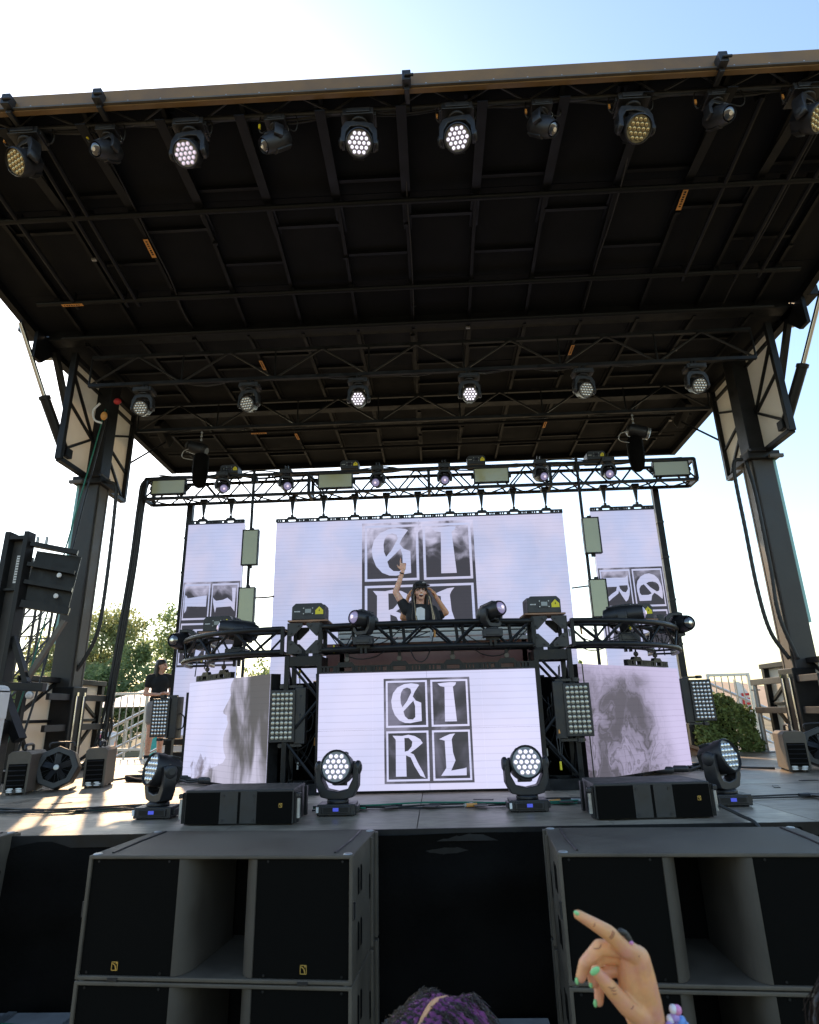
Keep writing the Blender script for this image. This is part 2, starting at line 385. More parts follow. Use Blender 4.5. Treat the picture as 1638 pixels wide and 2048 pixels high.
# battens between ribs, staggered
for (ya, yb) in ((4.7, 7.6), (7.8, 9.8), (10., 12.5)):
    for i in range(len(ribX)-1):
        for f in ((.28, .62) if i % 2 else (.45, .8)):
            y = ya+(yb-ya)*f+random.uniform(-.05, .05)
            MB().box(((ribX[i]+ribX[i+1])/2, y, rz(y)-.018), (.812-.06, .045, .05)).build('batten', rib_mat, roof)
for y, x0, x1, r in ((5.69, -5.6, 5.25, .035), (6.95, -5.3, 5.0, .035)):
    b = MB().tube((x0, y, rz(y)-.13), (x1, y, rz(y)-.13), r, n=10)
    for x in ribX: b.box((x, y, rz(y)-.10), (.07, .05, .07))
    b.build('purlin_tube', rib_mat, roof, smooth=True)
for y in (10.7, 11.6):
    MB().tube((-5.4, y, rz(y)-.13), (5.0, y, rz(y)-.13), .028, n=8).build('purlin_tube', rib_mat, roof, smooth=True)
MB().box((-.17, 7.72, rz(7.6)-.06), (10.75, .20, .16)).build('front_hinge_beam', rib_mat, roof, bevel=.006)
MB().tube((-5.3, 7.58, rz(7.6)-.15), (4.95, 7.58, rz(7.6)-.15), .035, n=10).build('hinge_tube', rib_mat, roof, smooth=True)
MB().box((-.17, 9.95, rz(10)-.06), (10.75, .18, .16)).build('rear_hinge_beam', rib_mat, roof, bevel=.006)
for x in (XL+.05, XR-.05):
    MB().bar((x, 4.5, rz(4.5)-.02), (x, 7.7, rz(7.69)-.02), .10, .20).build('side_beam', rib_mat, roof)
    MB().bar((x, 7.7, -.02), (x, 9.95, -.02), .12, .24).build('side_beam', rib_mat, roof)
    MB().bar((x, 9.95, rz(10)-.02), (x, 12.6, rz(12.59)-.02), .10, .20).build('side_beam', rib_mat, roof)
    s = 1 if x > 0 else -1
    MB().prism([(0, 0), (.55, .0), (.18, -.42), (0, -.42)], (x-s*.06, 7.45, -.05), (0, 1, 0), (0, 0, 1), .05).build('gusset', rib_mat, roof)
    MB().box((x+s*.10, 7.55, .02), (.16, .28, .16)).build('hinge_lug', rib_mat, roof, bevel=.01)
    MB().box((x+s*.09, 8.0, -.10), (.14, .12, .12)).build('hinge_lug', steel, roof, bevel=.01)
MB().box((-.17, 12.58, rz(12.6)-.02), (11.0, .06, .18)).build('rear_edge', rib_mat, roof)
# bronze fascia with lower lip
fz = rz(4.5)
MB().bar((XL-.2, 4.47, fz-.085), (XR+.2, 4.47, fz-.085), .05, .21).build('fascia', gold_mat, roof)
MB().bar((XL-.2, 4.435, fz-.165), (XR+.2, 4.435, fz-.165), .03, .018).build('fascia_lip', mast_side, roof)
b = MB()
for i in range(34): b.tube((-5.5+i*.33, 4.43, fz-.14), (-5.5+i*.33, 4.44, fz-.14), .008, n=6)
b.build('fascia_screws', steel, roof)['kind'] = 'stuff'
for x in (-4.06, -3.14, -.08, 2.95):
    b = MB().box((x, 4.40, fz-.12), (.085, .10, .13)).tube((x-.02, 4.34, fz-.14), (x+.07, 4.34, fz-.14), .015).box((x, 4.5, fz-.20), (.05, .16, .05))
    b.build('edge_clamp', plastic, roof, bevel=.008)
# long round tubes clipped under the outer bays
for xs in ((-4.78, -4.08, -3.92), (3.5, 4.2, 4.5)):
    for x in xs:
        b = MB().tube((x, 4.75, rz(4.75)-.13), (x, 7.05, rz(7.05)-.13), .03, n=8)
        for y in (4.8, 5.7, 6.9): b.box((x, y, rz(y)-.08), (.08, .04, .1))
        b.build('stowed_tube', rib_mat, roof, smooth=True)
def load_plate(p, q, w, upv, parent):
    o = MB().bar(p, q, .004, w, upv).build('load_plate', orange, parent)
    p, q = Vector(p), Vector(q); d = q-p
    b = MB()
    for k in range(7):
        a = p+d*(.1+.115*k); nn = Vector((0, 0, -.003)); b.bar(a+nn, a+d*random.uniform(.04, .08)+nn, .004, w*.4, upv)
    b.build('lettering', black_metal, o)
for (x, y) in ((-3.40, 6.05), (3.10, 5.75)):
    load_plate((x-.0, y, rz(y)-.099), (x, y+.27, rz(y+.27)-.099), .06, (1, 0, 0), roof)
load_plate((-4.95, 6.95, rz(6.95)-.168), (-4.66, 6.95, rz(6.95)-.168), .05, (0, 1, 0), roof)
for x, y in ((-2.58, 8.35), (2.29, 8.3), (-2.58, 10.9), (2.29, 10.8), (-4.2, 9.92), (-3.4, 10.7)):
    if y in (9.92, 10.7): load_plate((x, y, rz(y)-.16), (x+.3, y, rz(y)-.16), .05, (0, 1, 0), roof)
    else: load_plate((x, y, rz(y)-.099), (x, y+.27, rz(y)-.099), .05, (1, 0, 0), roof)

# ------------------------------------------------------------------ trusses
def truss_plane(b, p, q, h, n, r=.014):          # zig-zag between two parallel chords p-q and +h
    p, q, h = Vector(p), Vector(q), Vector(h)
    for i in range(n):
        a = p+(q-p)*(i/n); c = p+(q-p)*((i+.5)/n); e = p+(q-p)*((i+1)/n)
        b.tube(a, c+h, r, n=6); b.tube(c+h, e, r, n=6)
truss_lit = mat('lit black truss', (.03, .031, .032), .38, .1, .35, 8)  # paler truss black, painting in the light the front tubes catch
ft = thing('front_truss', 'black ladder truss under the bronze front edge of the roof', 'truss', (0, 4.6, 7.63))
for nm, y, z, r in (('chord', -.06, .05, .024), ('chord', .10, .0, .030)):
    for x0, x1 in ((-5.6, -3.15), (-3.15, -.05), (-.05, 2.95), (2.95, 5.2)):
        MB().tube((x0+.01, y, z), (x1-.01, y, z), r, n=10).build(nm, truss_lit, ft, smooth=True)
b = MB(); truss_plane(b, (-5.5, .10, 0), (5.1, .10, 0), (0, -.16, .05), 16, .012)
b.build('lacing', truss_lit, ft, smooth=True)
for x in (-4.1, -2.55, -1.0, .55, 2.1, 3.65):
    MB().tube((x, .10, .01), (x, .10, .2), .018).box((x, .10, .14), (.10, .08, .1)).build('roof_clamp', rib_mat, ft)
for x in (-1.82, 1.73):
    o = MB().lathe([(.031, 0), (.031, .27)], (x, -.06, .05), (1, 0, 0), 10).build('load_sticker', yellow, ft)
    b = MB()
    for k in (.03, .07, .10, .14, .19, .22): b.box((x+k, -.086, .034), (.02, .004, .03))
    b.build('lettering', black_metal, o)
def big_truss(name, label, y, x0, x1):
    t = thing(name, label, 'truss', (0, y, 6.47), group='black trusses spanning under the roof')
    for z in (0, .47): MB().bar((x0, 0, z), (x1, 0, z), .05, .05).build('chord', truss_mat, t)
    b = MB(); truss_plane(b, (x0, 0, 0), (x1, 0, 0), (0, 0, .47), 7, .017); b.build('lacing', truss_mat, t, smooth=True)
    for i in range(8):
        x = x0+(x1-x0)*i/7; MB().tube((x, 0, 0), (x, 0, .47), .014, n=6).build('post', truss_mat, t, smooth=True)
    return t
big_truss('roof_truss', 'nearer black lattice truss carrying the middle row of lights', 7.9, -5.0, 4.75)
big_truss('roof_truss', 'farther black lattice truss the chain hoists hang from', 9.45, -5.0, 4.75)

rtx0, rtx1 = -4.78, 4.36
rtr = thing('rear_truss', 'long black box truss above the big rear screens', 'truss', (0, 9.7, 5.25))
for y in (-.17, .17):
    for z in (0, .36): MB().bar((rtx0, y, z), (rtx1, y, z), .045, .045).build('chord', truss_mat, rtr)
for y in (-.17, .17):
    b = MB(); truss_plane(b, (rtx0, y, 0), (rtx1, y, 0), (0, 0, .36), 15, .014); b.build('lacing', truss_mat, rtr, smooth=True)
b = MB(); truss_plane(b, (rtx0, -.17, 0), (rtx1, -.17, 0), (0, .34, 0), 15, .013); b.build('lacing', truss_mat, rtr, smooth=True)
for x in (rtx0, -2.0, .0, 2.0, rtx1):
    b = MB()
    for p, q in (((x,-.17,0),(x,-.17,.36)), ((x,.17,0),(x,.17,.36)), ((x,-.17,0),(x,.17,0)), ((x,-.17,.36),(x,.17,.36))): b.bar(p, q, .05, .05)
    b.build('end_frame', truss_mat, rtr)
random.seed(3)
for k in range(5):                                # cables dressed along the top
    pts = [(rtx0+.2+i*.55, random.uniform(-.18, .1), .39+random.uniform(-.01, .05)) for i in range(17)]
    MB().path(smooth_path(pts, 4), .012, 5).build('cable_run', cable_mat, rtr, smooth='all')

# sagging cable bundles under the roof and along the trusses
random.seed(41)
def sag_run(parent, x0, x1, y, z, n, r=.009, dip=.07):
    for k in range(n):
        m = 9; pts = []
        for i in range(m*2+1):
            x = x0+(x1-x0)*i/(m*2); pts.append((x, y+random.uniform(-.02, .02), z-(dip*random.uniform(.4, 1.2) if i % 2 else 0)+random.uniform(-.008, .008)))
        MB().path(smooth_path(pts, 3), r, 5).build('cable_run', cable_mat, parent, smooth='all')
sag_run(ft, -5.2, 4.9, .12, -.0, 3)
for o in [q for q in list(col.objects) if q.name.startswith('roof_truss')]: sag_run(o, -4.8, 4.5, .04, .03, 2)
for x in (-3.4, -.17, 2.25, 4.2):
    MB().path(smooth_path([(x+.05+random.uniform(-.02, .02), y, rz(y)-.09-.05*random.random()) for y in (4.7, 5.2, 5.7, 6.2, 6.7, 7.2, 7.6)], 4), .009, 5).build('cable_run', cable_mat, roof, smooth='all')
for k in range(26):
    x = random.choice(ribX)+random.uniform(-.03, .03); y = random.uniform(4.8, 12.2); MB().box((x, y, rz(y)-.085), (.06, .035, .03)).build('rib_clip', steel if k % 4 == 0 else rib_mat, roof)
# translucent skin: the end walls glow faintly where daylight stands behind them
t_ = white_board.node_tree; n_ = t_.nodes; tr_ = n_.new('ShaderNodeBsdfTranslucent'); tr_.inputs[0].default_value = (.78, .72, .62, 1)
mx_ = n_.new('ShaderNodeMixShader'); mx_.inputs[0].default_value = .35
t_.links.new(n_['Principled BSDF'].outputs[0], mx_.inputs[1]); t_.links.new(tr_.outputs[0], mx_.inputs[2]); t_.links.new(mx_.outputs[0], n_['Material Output'].inputs[0])
# ------------------------------------------------------------------ lift masts with end walls
def lift_mast(s, X, label):
    t = thing('lift_mast', label, 'lift mast', (X, 8.85, 0), group='telescopic lift masts at the stage ends')
    t.scale = (s, 1, 1)                            # built for the left end (inside is +x)
    MB().box((0, 0, 3.75), (.30, .34, 3.3)).build('mast_tube', mast_mat, t, bevel=.012)
    MB().box((.155, 0, 3.75), (.012, .20, 3.3)).box((.158, -.11, 3.75), (.02, .03, 3.3)).box((.158, .11, 3.75), (.02, .03, 3.3)).build('mast_inner_face', mast_side, t)
    MB().box((-.175, -.02, 4.1), (.04, .26, 2.6)).build('pale_strip', pale_green, t)
    MB().box((.02, 0, 6.0), (.24, .28, 2.1)).build('upper_tube', black_metal, t, bevel=.01)
    MB().box((0, 0, 5.27), (.46, .48, .12)).box((.05, -.25, 5.33), (.3, .06, .06)).build('mast_collar', black_metal, t, bevel=.01)
    MB().box((-.14, -.28, 5.22), (.2, .05, .05)).build('lock_bar', mast_side, t)
    # upper end wall: frame, braces and off white sheets
    xo = -.06
    for y0, y1 in ((-.88, -.14), (.14, .98)):
        o = MB().box((xo-.03, (y0+y1)/2, 6.18), (.012, y1-y0, 1.62)).build('wall_sheet', white_board, t)
    b = MB()
    for y in (-.9, 1.0): b.box((xo, y, 6.2), (.09, .07, 1.74))
    b.box((xo, .05, 5.34), (.09, 1.9, .07)); b.box((xo, .05, 7.0), (.09, 1.9, .08))
    b.box((xo, .05, 6.85-.05), (.05, 1.9, .04))
    b.build('wall_frame', black_metal, t, bevel=.005)
    for p, q in (((-.86, 5.50), (-.16, 5.98)), ((-.16, 5.98), (-.86, 6.28)), ((-.16, 6.02), (-.86, 6.76)),
                 ((.16, 6.2), (.96, 6.55)), ((.16, 6.15), (.96, 5.86)), ((.16, 6.10), (.92, 5.42))):
        MB().bar((xo-.005, p[0], p[1]), (xo-.005, q[0], q[1]), .035, .035).build('brace', black_metal, t)
    # lower end wall at the mast foot
    for y0, y1 in ((-.84, -.14), (.14, 1.02)):
        MB().box((xo-.03, (y0+y1)/2, 1.72), (.012, y1-y0, 1.12)).build('wall_sheet', white_board, t)
    b = MB()
    for y in (-.86, 1.05): b.box((xo, y, 1.68), (.10, .08, 1.28))
    b.box((xo, .1, 2.29), (.14, 2.0, .07)); b.box((xo, .1, 1.10), (.10, 2.0, .07)); b.box((xo, .1, 1.75), (.04, 1.9, .04))
    b.build('wall_frame', black_metal, t, bevel=.005)
    for z in (2.06, 1.66): MB().box((xo+.22, .22, z), (.05, 1.75, .085)).build('guard_bar', dark_plastic, t, bevel=.004)
    for p, q in (((-.84, 1.85), (-.16, 2.25)), ((-.84, 1.75), (-.4, 1.12)), ((.16, 2.25), (.98, 1.8)), ((1.0, 1.72), (.3, 1.12))):
        MB().bar((xo-.005, p[0], p[1]), (xo-.005, q[0], q[1]), .04, .04).build('brace', black_metal, t)
    MB().box((.05, 0, 1.6), (.34, .36, 1.2)).build('mast_foot', black_metal, t, bevel=.01)
    for y in (-.09, .09): MB().tube((.23, y, 1.1), (.23, y, 2.1), .012).box((.23, y, 2.1), (.03, .04, .05)).build('lift_rod', chrome, t, smooth=True)
    b = MB().box((xo+.012, -.55, 2.19), (.006, .42, .12)); o = b.build('notice_plate', white_mat, t)
    b = MB()
    for k in range(4): b.box((xo+.018, -.6+.02*(k % 2), 2.235-.028*k), (.004, .26-.03*k, .012))
    b.box((xo+.018, -.72, 2.2), (.004, .03, .09)); b.build('lettering', black_metal, o)
    # hydraulic strut up to roof hinge
    MB().bar((-.3, -.42, 6.15), (-.32, -1.0, 7.05), .07, .09).build('roof_strut', black_metal, t)
    MB().bar((-.05, 1.02, 6.05), (.30, 1.6, 6.72), .03, .03).build('tie_rod', black_metal, t)
    MB().bar((.25, 1.35, 7.0), (.3, 1.75, 6.72), .12, .22).build('hinge_knuckle', black_metal, t, bevel=.01)
    return t
mL = lift_mast(1, -5.25, 'black telescopic lift mast with pale end wall on the left beside the trees')
mR = lift_mast(-1, 4.98, 'black telescopic lift mast with pale end wall on the right against blue sky')
for s, X, lab in ((1, -5.25, 'black hydraulic ram with bright rod left of the left mast'), (-1, 4.98, 'black hydraulic ram with bright rod right of the right mast')):
    t = thing('hydraulic_ram', lab, 'hydraulic ram', (X, 8.85, 5.4), group='hydraulic rams tilting the roof')
    t.scale = (s, 1, 1)
    a, m_, e = Vector((-.10, -.72, .10)), Vector((-.27, -1.10, .79)), Vector((-.49, -1.58, 1.76))
    MB().tube(a, m_, .07, n=14).lathe([(.08, 0), (.08, .05), (.045, .06)], m_, e-a, 14).build('cylinder', black_metal, t, smooth=True)
    MB().tube(m_, e, .032, n=12).build('rod', chrome, t, smooth=True)
    MB().box(a, (.16, .14, .14)).build('pivot', black_metal, t, bevel=.01)
# ------------------------------------------------------------------ screens
GL = [ # (outline, holes) in logo units; cell box per letter below
 ('G', [(655,205),(700,201),(740,207),(752,213),(722,255),(708,285),(728,312),(762,326),(763,440),(722,446),(690,452),(655,450),(620,435),(590,400),(573,355),(568,310),(580,262),(610,225)],
       [[(648,236),(672,228),(694,236),(700,258),(668,318),(640,352),(630,326),(628,288),(634,258)], [(646,378),(712,312),(722,345),(722,415),(706,430),(676,428),(655,408)]]),
 ('I', [(865,205),(900,201),(940,198),(975,200),(970,215),(955,228),(970,445),(901,445),(906,228),(880,222)], []),
 ('R', [(580,530),(640,533),(680,526),(720,535),(755,556),(770,580),(728,614),(690,640),(712,650),(740,710),(768,762),(782,797),(750,782),(715,722),(692,668),(663,655),(664,785),(598,785),(600,556)],
       [[(655,546),(682,546),(705,570),(700,600),(678,626),(656,632)]]),
 ('L', [(875,556),(905,541),(940,526),(972,522),(958,541),(950,560),(955,640),(968,690),(940,752),(1010,741),(1032,735),(1030,782),(880,782),(912,735),(908,566)], []),
]
CELL = {'G': (533,803,182,478), 'I': (823,1042,180,476), 'R': (540,808,502,815), 'L': (833,1062,500,812)}
def logo(parent, P, mt, mf, mw):
    """P maps logo units (0..1, 0..1 from top left) to local screen point; returns nothing. layers 2 mm apart"""
    def quad(pts, d, nm, m):
        b = MB(); a = [P(u, v, d) for u, v in pts]; c = [P(u, v, d-.0035) for u, v in pts]; k = len(pts)
        b.add(a+c, [tuple(range(k)), tuple(range(k, 2*k))[::-1]]+[(i, k+i, k+(i+1) % k, (i+1) % k) for i in range(k)])
        return b.build(nm, m, parent)
    nu = lambda x, y: ((x-518)/(1078-518)-.018*(y-172)/655*0, (y-168)/(822-168))
    quad([(0,0),(1,0),(1,1),(0,1)], .004, 'logo_frame', mf)
    for k, outline, holes in GL:
        x0, x1, y0, y1 = CELL[k]
        cx0, cx1 = (.025, .505) if k in 'GR' else (.545, .975)
        cy0, cy1 = (.022, .478) if k in 'GI' else (.512, .978)
        def q(x, y): return (cx0+(x-x0)/(x1-x0)*(cx1-cx0), cy0+(y-y0)/(y1-y0)*(cy1-cy0))
        quad([(cx0,cy0),(cx1,cy0),(cx1,cy1),(cx0,cy1)], .008, 'letter_border', mw)
        e = .022
        o = quad([(cx0+e,cy0+e*.86),(cx1-e,cy0+e*.86),(cx1-e,cy1-e*.86),(cx0+e,cy1-e*.86)], .012, 'letter_tile', mt)
        b = quad([q(x, y) for x, y in outline], .016, 'letter', mw)
        for h in holes: quad([q(x, y) for x, y in h], .020, 'letter_counter', mt)
def rig_bar(t, x0, x1, z, step, cut=.08, m=black_chip):
    """perforated header bar with raised lifting ears; drawn from small solid pieces so the slots are real"""
    L = x1-x0; n = max(1, round(L/step))
    for i in range(n):
        a = x0+L*i/n; e = x0+L*(i+1)/n; c = (a+e)/2; b = MB()
        b.box((c, 0, z+.006), (e-a-.002, .05, .012)); b.box((c, 0, z+.056), (e-a-.002, .05, .012))
        xs = [a+(e-a)*k for k in (.0, .10, .17, .30, .36, .64, .70, .78, .84, .92, 1.)]
        for k, x in enumerate(xs): b.box((min(max(x, a+.012), e-.012), 0, z+.031), (.022 if k % 3 else .034, .046, .042))
        b.prism([(-.09, .06), (.09, .06), (.06, .095), (-.06, .095)], (c, -.02, z), (1, 0, 0), (0, 0, 1), -.04)
        b.build('header_bar', m, t)
def screen(name, label, loc, rotz, w, h, nx, nz, m, tilt=0., header=True, hang=.3, step=.5, group=None):
    t = thing(name, label, 'video screen', loc, (0, 0, rotz), group)
    pwid, ph = w/nx, h/nz
    for i in range(nx):
        for j in range(nz):                           # picture runs across panels: keep each origin at the screen corner
            x, z = pwid*(i+.5), ph*(j+.5)
            MB().box((x, .02+random.uniform(-.0012, .0012), z), (pwid-.0022, .04, ph-.0022)).build('screen_panel', m, t, loc=(-w/2, 0, 0))
    MB().box((0, .075, h/2), (w-.02, .06, h-.02)).build('back_frame', black_metal, t)
    if header: rig_bar(t, -w/2+.0, w/2, h+.004, step)
    return t
# rear wall of screens
SY = 9.7
mainS = screen('rear_screen', 'large rear video screen with letter logo behind the performer', (-.195, SY, 1.95), 0, 4.74, 2.85, 10, 6, led_rear, step=.527)
W_, H_ = 1.83, 2.05
logo(mainS, lambda u, v, d: (.195-1.13+u*W_, -d, 2.79-v*H_), led('smoky tile big', 'smoke', 1, 2.7, .85), led('smoky frame big', 'smoke', 1, 2.7, .85), led_rear)
sideL = screen('side_screen', 'narrow left rear video screen with sideways logo', (-3.575, SY, 1.5), 0, .95, 3.32, 2, 7, led_rear, step=.5)
logo(sideL, lambda u, v, d: (-.465+v*.93, -d, 1.0+u*1.34), led('smoky tile left', 'smoke', 1, 2.5, .85), led('smoky frame left', 'smoke', 1, 2.6, .85), led_rear)
sideR = screen('side_screen', 'narrow right rear video screen with sideways logo', (3.14, SY, 1.5), 0, 1.03, 3.31, 2, 7, led_rear, step=.5)
logo(sideR, lambda u, v, d: (.505-v*1.01, -d, 2.36-u*1.25), led('smoky tile right', 'smoke', 1, 2.6, .85), led('smoky frame right', 'smoke', 1, 2.7, .85), led_rear)
# hangers between rear truss and the header bars
def hanger(x, y, z0, z1, label, s=1.):
    t = thing('screen_hanger', label, 'hanger', (x, y, z0), group='tapered black hangers holding the rear screens')
    H = z1-z0
    MB().prism([(-.012, .10), (.012, .10), (.045, H), (-.045, H)], (0, -.02, 0), (1, 0, 0), (0, 0, 1), -.03).build('strap', black_metal, t)
    MB().tube((-.02, 0, .055), (.02, 0, .055), .026, n=10).tube((0, 0, 0), (0, 0, .11), .012).build('shackle', plastic, t, smooth=True)
    MB().box((0, 0, H-.02), (.12, .12, .07)).build('clamp', black_metal, t, bevel=.01)
order = ['first', 'second', 'third', 'fourth', 'fifth', 'sixth', 'seventh', 'eighth', 'ninth']
for i in range(9): hanger(-.195-4.74/2+.527*(i+.5), SY, 4.86, 5.24, f'{order[i]} hanger from the left above the large rear screen')
for i, x in enumerate((-3.81, -3.34)): hanger(x, SY, 4.88, 5.24, ('outer' if i == 0 else 'inner')+' hanger above the narrow left rear screen')
for i, x in enumerate((2.88, 3.40)): hanger(x, SY, 4.87, 5.24, ('inner' if i == 0 else 'outer')+' hanger above the narrow right rear screen')
for x, lab in ((-4.16, 'tall black post beside the left rear screen'), (3.83, 'tall black post beside the right rear screen')):
    t = thing('support_post', lab, 'post', (x, 10.0, DZ), group='tall posts beside the rear screens')
    MB().box((0, 0, 2.12), (.10, .10, 4.24)).build('shaft', black_metal, t, bevel=.006)
    MB().box((0, 0, .01), (.4, .4, .02)).build('foot_plate', black_metal, t)
    b = MB()
    for z in (.9, 1.6, 2.3, 3.0, 3.6): b.box((0, 0, z), (.112, .112, .03))
    b.build('strap_bands', cable_mat, t)

# front row of screens on the booth
fs_ = screen('front_screen', 'centre front video screen with letter logo below the performer', (-.085, 5.9, 1.10), 0, 2.01, 1.015, 4, 2, led_plain, step=.5)
logo(fs_, lambda u, v, d: (-.40+u*.795, -d, .955-v*.90), led_dark, led_frame, led_plain)
def side_front(label, xr, yr, xl, yl, z, h, kind):
    p, q = Vector((xl, yl, 0)), Vector((xr, yr, 0)); d = q-p; wd = d.length; c = (p+q)/2
    m = led('picture '+kind, kind, wd, h) if kind == 'contour' else led_plain
    return screen('front_screen', label, (c.x, c.y, z), math.atan2(d.y, d.x), wd, h, 4, 2, m, step=.46, header=False), wd
fl_, wl = side_front('left front video screen with a smoky face silhouette', -1.60, 6.1, -2.90, 7.4, 1.11, 1.03, 'plain')
fr_, wr = side_front('right front video screen with grey contour blotches', 2.78, 7.4, 1.39, 6.1, 1.13, 1.03, 'contour')
hh = 1.03
face = led('picture face', 'face', wl, hh); ghost = led('picture ghost', 'ghost', wl, hh)
def flat(poly, d, nm, m, parent):
    b = MB(); k = len(poly)
    a = [(x+wl/2, -d, z) for x, z in poly]; c = [(x+wl/2, -d+.004, z) for x, z in poly]
    b.add(a+c, [tuple(range(k))[::-1], tuple(range(k, 2*k))]+[(i, (i+1) % k, k+(i+1) % k, k+i) for i in range(k)])
    return b.build(nm, m, parent, loc=(-wl/2, 0, 0))
def uvp(l): return [(-wl/2+u*wl, hh-v*hh) for u, v in l]
flat(uvp([(.60,.0),(.57,.06),(.565,.11),(.575,.17),(.55,.22),(.515,.28),(.495,.315),(.50,.345),(.545,.365),(.545,.40),(.56,.43),(.55,.47),(.525,.53),(.515,.58),(.52,.64),(.53,.70),(.56,.76),(.53,.81),(.42,.86),(.30,.905),(.31,1.),(1,1.),(1,0.)]), .006, 'face_picture', face, fl_)
flat(uvp([(.13,1.),(.14,.93),(.11,.87),(.15,.80),(.19,.86),(.24,.74),(.28,.80),(.32,.75),(.36,.83),(.40,.72),(.44,.84),(.47,.80),(.49,.85),(.42,.885),(.32,.92),(.31,1.)]), .006, 'crowd_picture', ghost, fl_)
for t, sx in ((fl_, 1), (fr_, -1)):
    rig_bar(t, -.42+sx*-.28, .42+sx*-.28, hh+.004, .42)
    MB().box((sx*wl/2+sx*.012, .05, hh/2), (.02, .10, hh)).build('edge_channel', black_chip, t)
    MB().box((0, .25, -.02), (wl*.8, .3, .04)).build('foot_frame', black_metal, t)

# ------------------------------------------------------------------ booth truss and towers
def tower(X, Y, label):
    t = thing('truss_tower', label, 'truss tower', (X, Y, DZ), group='booth truss towers')
    s = .155; H = 1.22
    for i in (-1, 1):
        for j in (-1, 1): MB().bar((i*s, j*s, 0), (i*s, j*s, H), .045, .045).build('leg', black_chip, t, bevel=.004)
    for z in (.05, H-.05):
        b = MB()
        for j in (-1, 1): b.bar((-s, j*s, z), (s, j*s, z), .09, .03, (0, 1, 0)); b.bar((j*s, -s, z), (j*s, s, z), .03, .09)
        b.build('ring_frame', black_chip, t)
    b = MB()
    for j in (-1, 1):
        for k in range(3):
            z0, z1 = .1+k*.36, .1+(k+1)*.36
            a, e = ((-s, s) if k % 2 else (s, -s))
            b.tube((a, j*s, z0), (e, j*s, z1), .014, n=6); b.tube((j*s, a, z0), (j*s, e, z1), .014, n=6)
    b.build('lacing', black_chip, t, smooth=True)
    # corner block with octagonal cut-out faces
    B0, B1 = H+.02, H+.31; cz = (B0+B1)/2
    for j in (-1, 1):
        y = j*.165
        for sx in (-1, 1):
            for sz in (-1, 1):
                b = MB().prism([(sx*.155, sz*.145), (sx*.02, sz*.145), (sx*.02, sz*.115), (sx*.115, sz*.02), (sx*.155, sz*.02)][::(1 if sx*sz > 0 else -1)], (0, y, cz), (1, 0, 0), (0, 0, 1), -.02*1)
                for (hx, hz) in ((.06, .12), (.13, .05)): b.tube((sx*hx, y+j*.012, cz+sz*hz), (sx*hx, y+j*.022, cz+sz*hz), .010)
                b.build('corner_plate', dark_plastic, t)
    for i in (-1, 1):
        b = MB()
        for j in (-1, 1): b.bar((i*.15, j*.14, B0), (i*.15, j*.14, B1), .035, .035)
        for z in (B0+.015, B1-.015): b.bar((i*.15, -.14, z), (i*.15, .14, z), .03, .03)
        b.build('block_frame', black_chip, t)
    return t
TL, TR = (-1.25, 6.1), (1.10, 6.1)
tower(*TL, 'black truss tower left of the centre front screen')
tower(*TR, 'black truss tower right of the centre front screen')
def run_truss(name, label, arc, n):
    """box truss following a plan curve: arc(t)-> (x, y, nx, ny) with the outward normal"""
    t = thing(name, label, 'truss', (0, 0, 0), group='booth truss runs')
    for off, z, r in ((-.13, 2.33, .027), (.13, 2.33, .022), (-.13, 2.55, .027), (.13, 2.55, .022)):
        pts = []
        for i in range(n*3+1):
            x, y, a, c = arc(i/(n*3)); pts.append((x-a*off, y-c*off, z))
        MB().path(pts, r, 10).build('chord', black_chip, t, smooth='all')
    for off, r in ((-.13, .014), (.13, .011)):
        b = MB()
        for i in range(n):
            def pt(k, z):
                x, y, a, c = arc(min(1, max(0, k))); return (x-a*off, y-c*off, z)
            a0, a1, a2 = pt(i/n+.01, 2.55), pt((i+.5)/n, 2.34), pt((i+1)/n-.01, 2.55)
            b.tube(a0, a1, r, n=6); b.tube(a1, a2, r, n=6)
        b.build('lacing', black_chip, t, smooth=True)
    for i in range(n+1):
        for z in (2.33, 2.55):
            x, y, a, c = arc(i/n); MB().tube((x+a*.13, y+c*.13, z), (x-a*.13, y-c*.13, z), .012, n=6).build('cross_tube', black_chip, t, smooth=True)
    for k in (0., 1.):
        x, y, a, c = arc(k)
        for off in (-.13, .13): MB().bar((x+a*off, y+c*off, 2.31), (x+a*off, y+c*off, 2.57), .05, .03).build('end_plate', black_chip, t)
    return t
# plan arc round the performer: centre (-.08, 9.6) radius 3.65 for the middle, tighter wings
def arc_c(k):
    x = TL[0]+.17+(TR[0]-TL[0]-.34)*k; y = 6.1-.10*math.sin(math.pi*k)-.08
    return x, y, 0., -1.
def arc_l(k):
    th = R(-2-86*k); r = 1.36; cx, cy = TL[0]-.16, 6.08+r
    return cx+r*math.sin(th), cy-r*math.cos(th), math.sin(th), -math.cos(th)
def arc_r(k):
    x, y, a, c = arc_l(k); return -.15-x, y, -a, c
run_truss('booth_truss', 'straight middle run of the black booth truss in front of the performer', arc_c, 4)
run_truss('booth_truss', 'left curved wing of the black booth truss', arc_l, 4)
run_truss('booth_truss', 'right curved wing of the black booth truss', arc_r, 4)
for x, lab in ((-.83, 'first'), (-.335, 'second'), (.165, 'third'), (.67, 'fourth')):
    t = thing('eye_shackle', f'{lab} small steel shackle from the left above the centre front screen', 'shackle', (x-.0, 5.92, 2.19), group='shackles holding the centre front screen')
    MB().lathe([(.022, -.014), (.026, 0), (.022, .014)], (0, 0, .05), (0, 1, 0), 12).build('eye', mast_side, t, smooth=True)
    MB().tube((0, 0, .0), (0, 0, .13), .010).box((0, 0, .09), (.03, .03, .03)).build('bolt', black_chip, t, smooth=True)
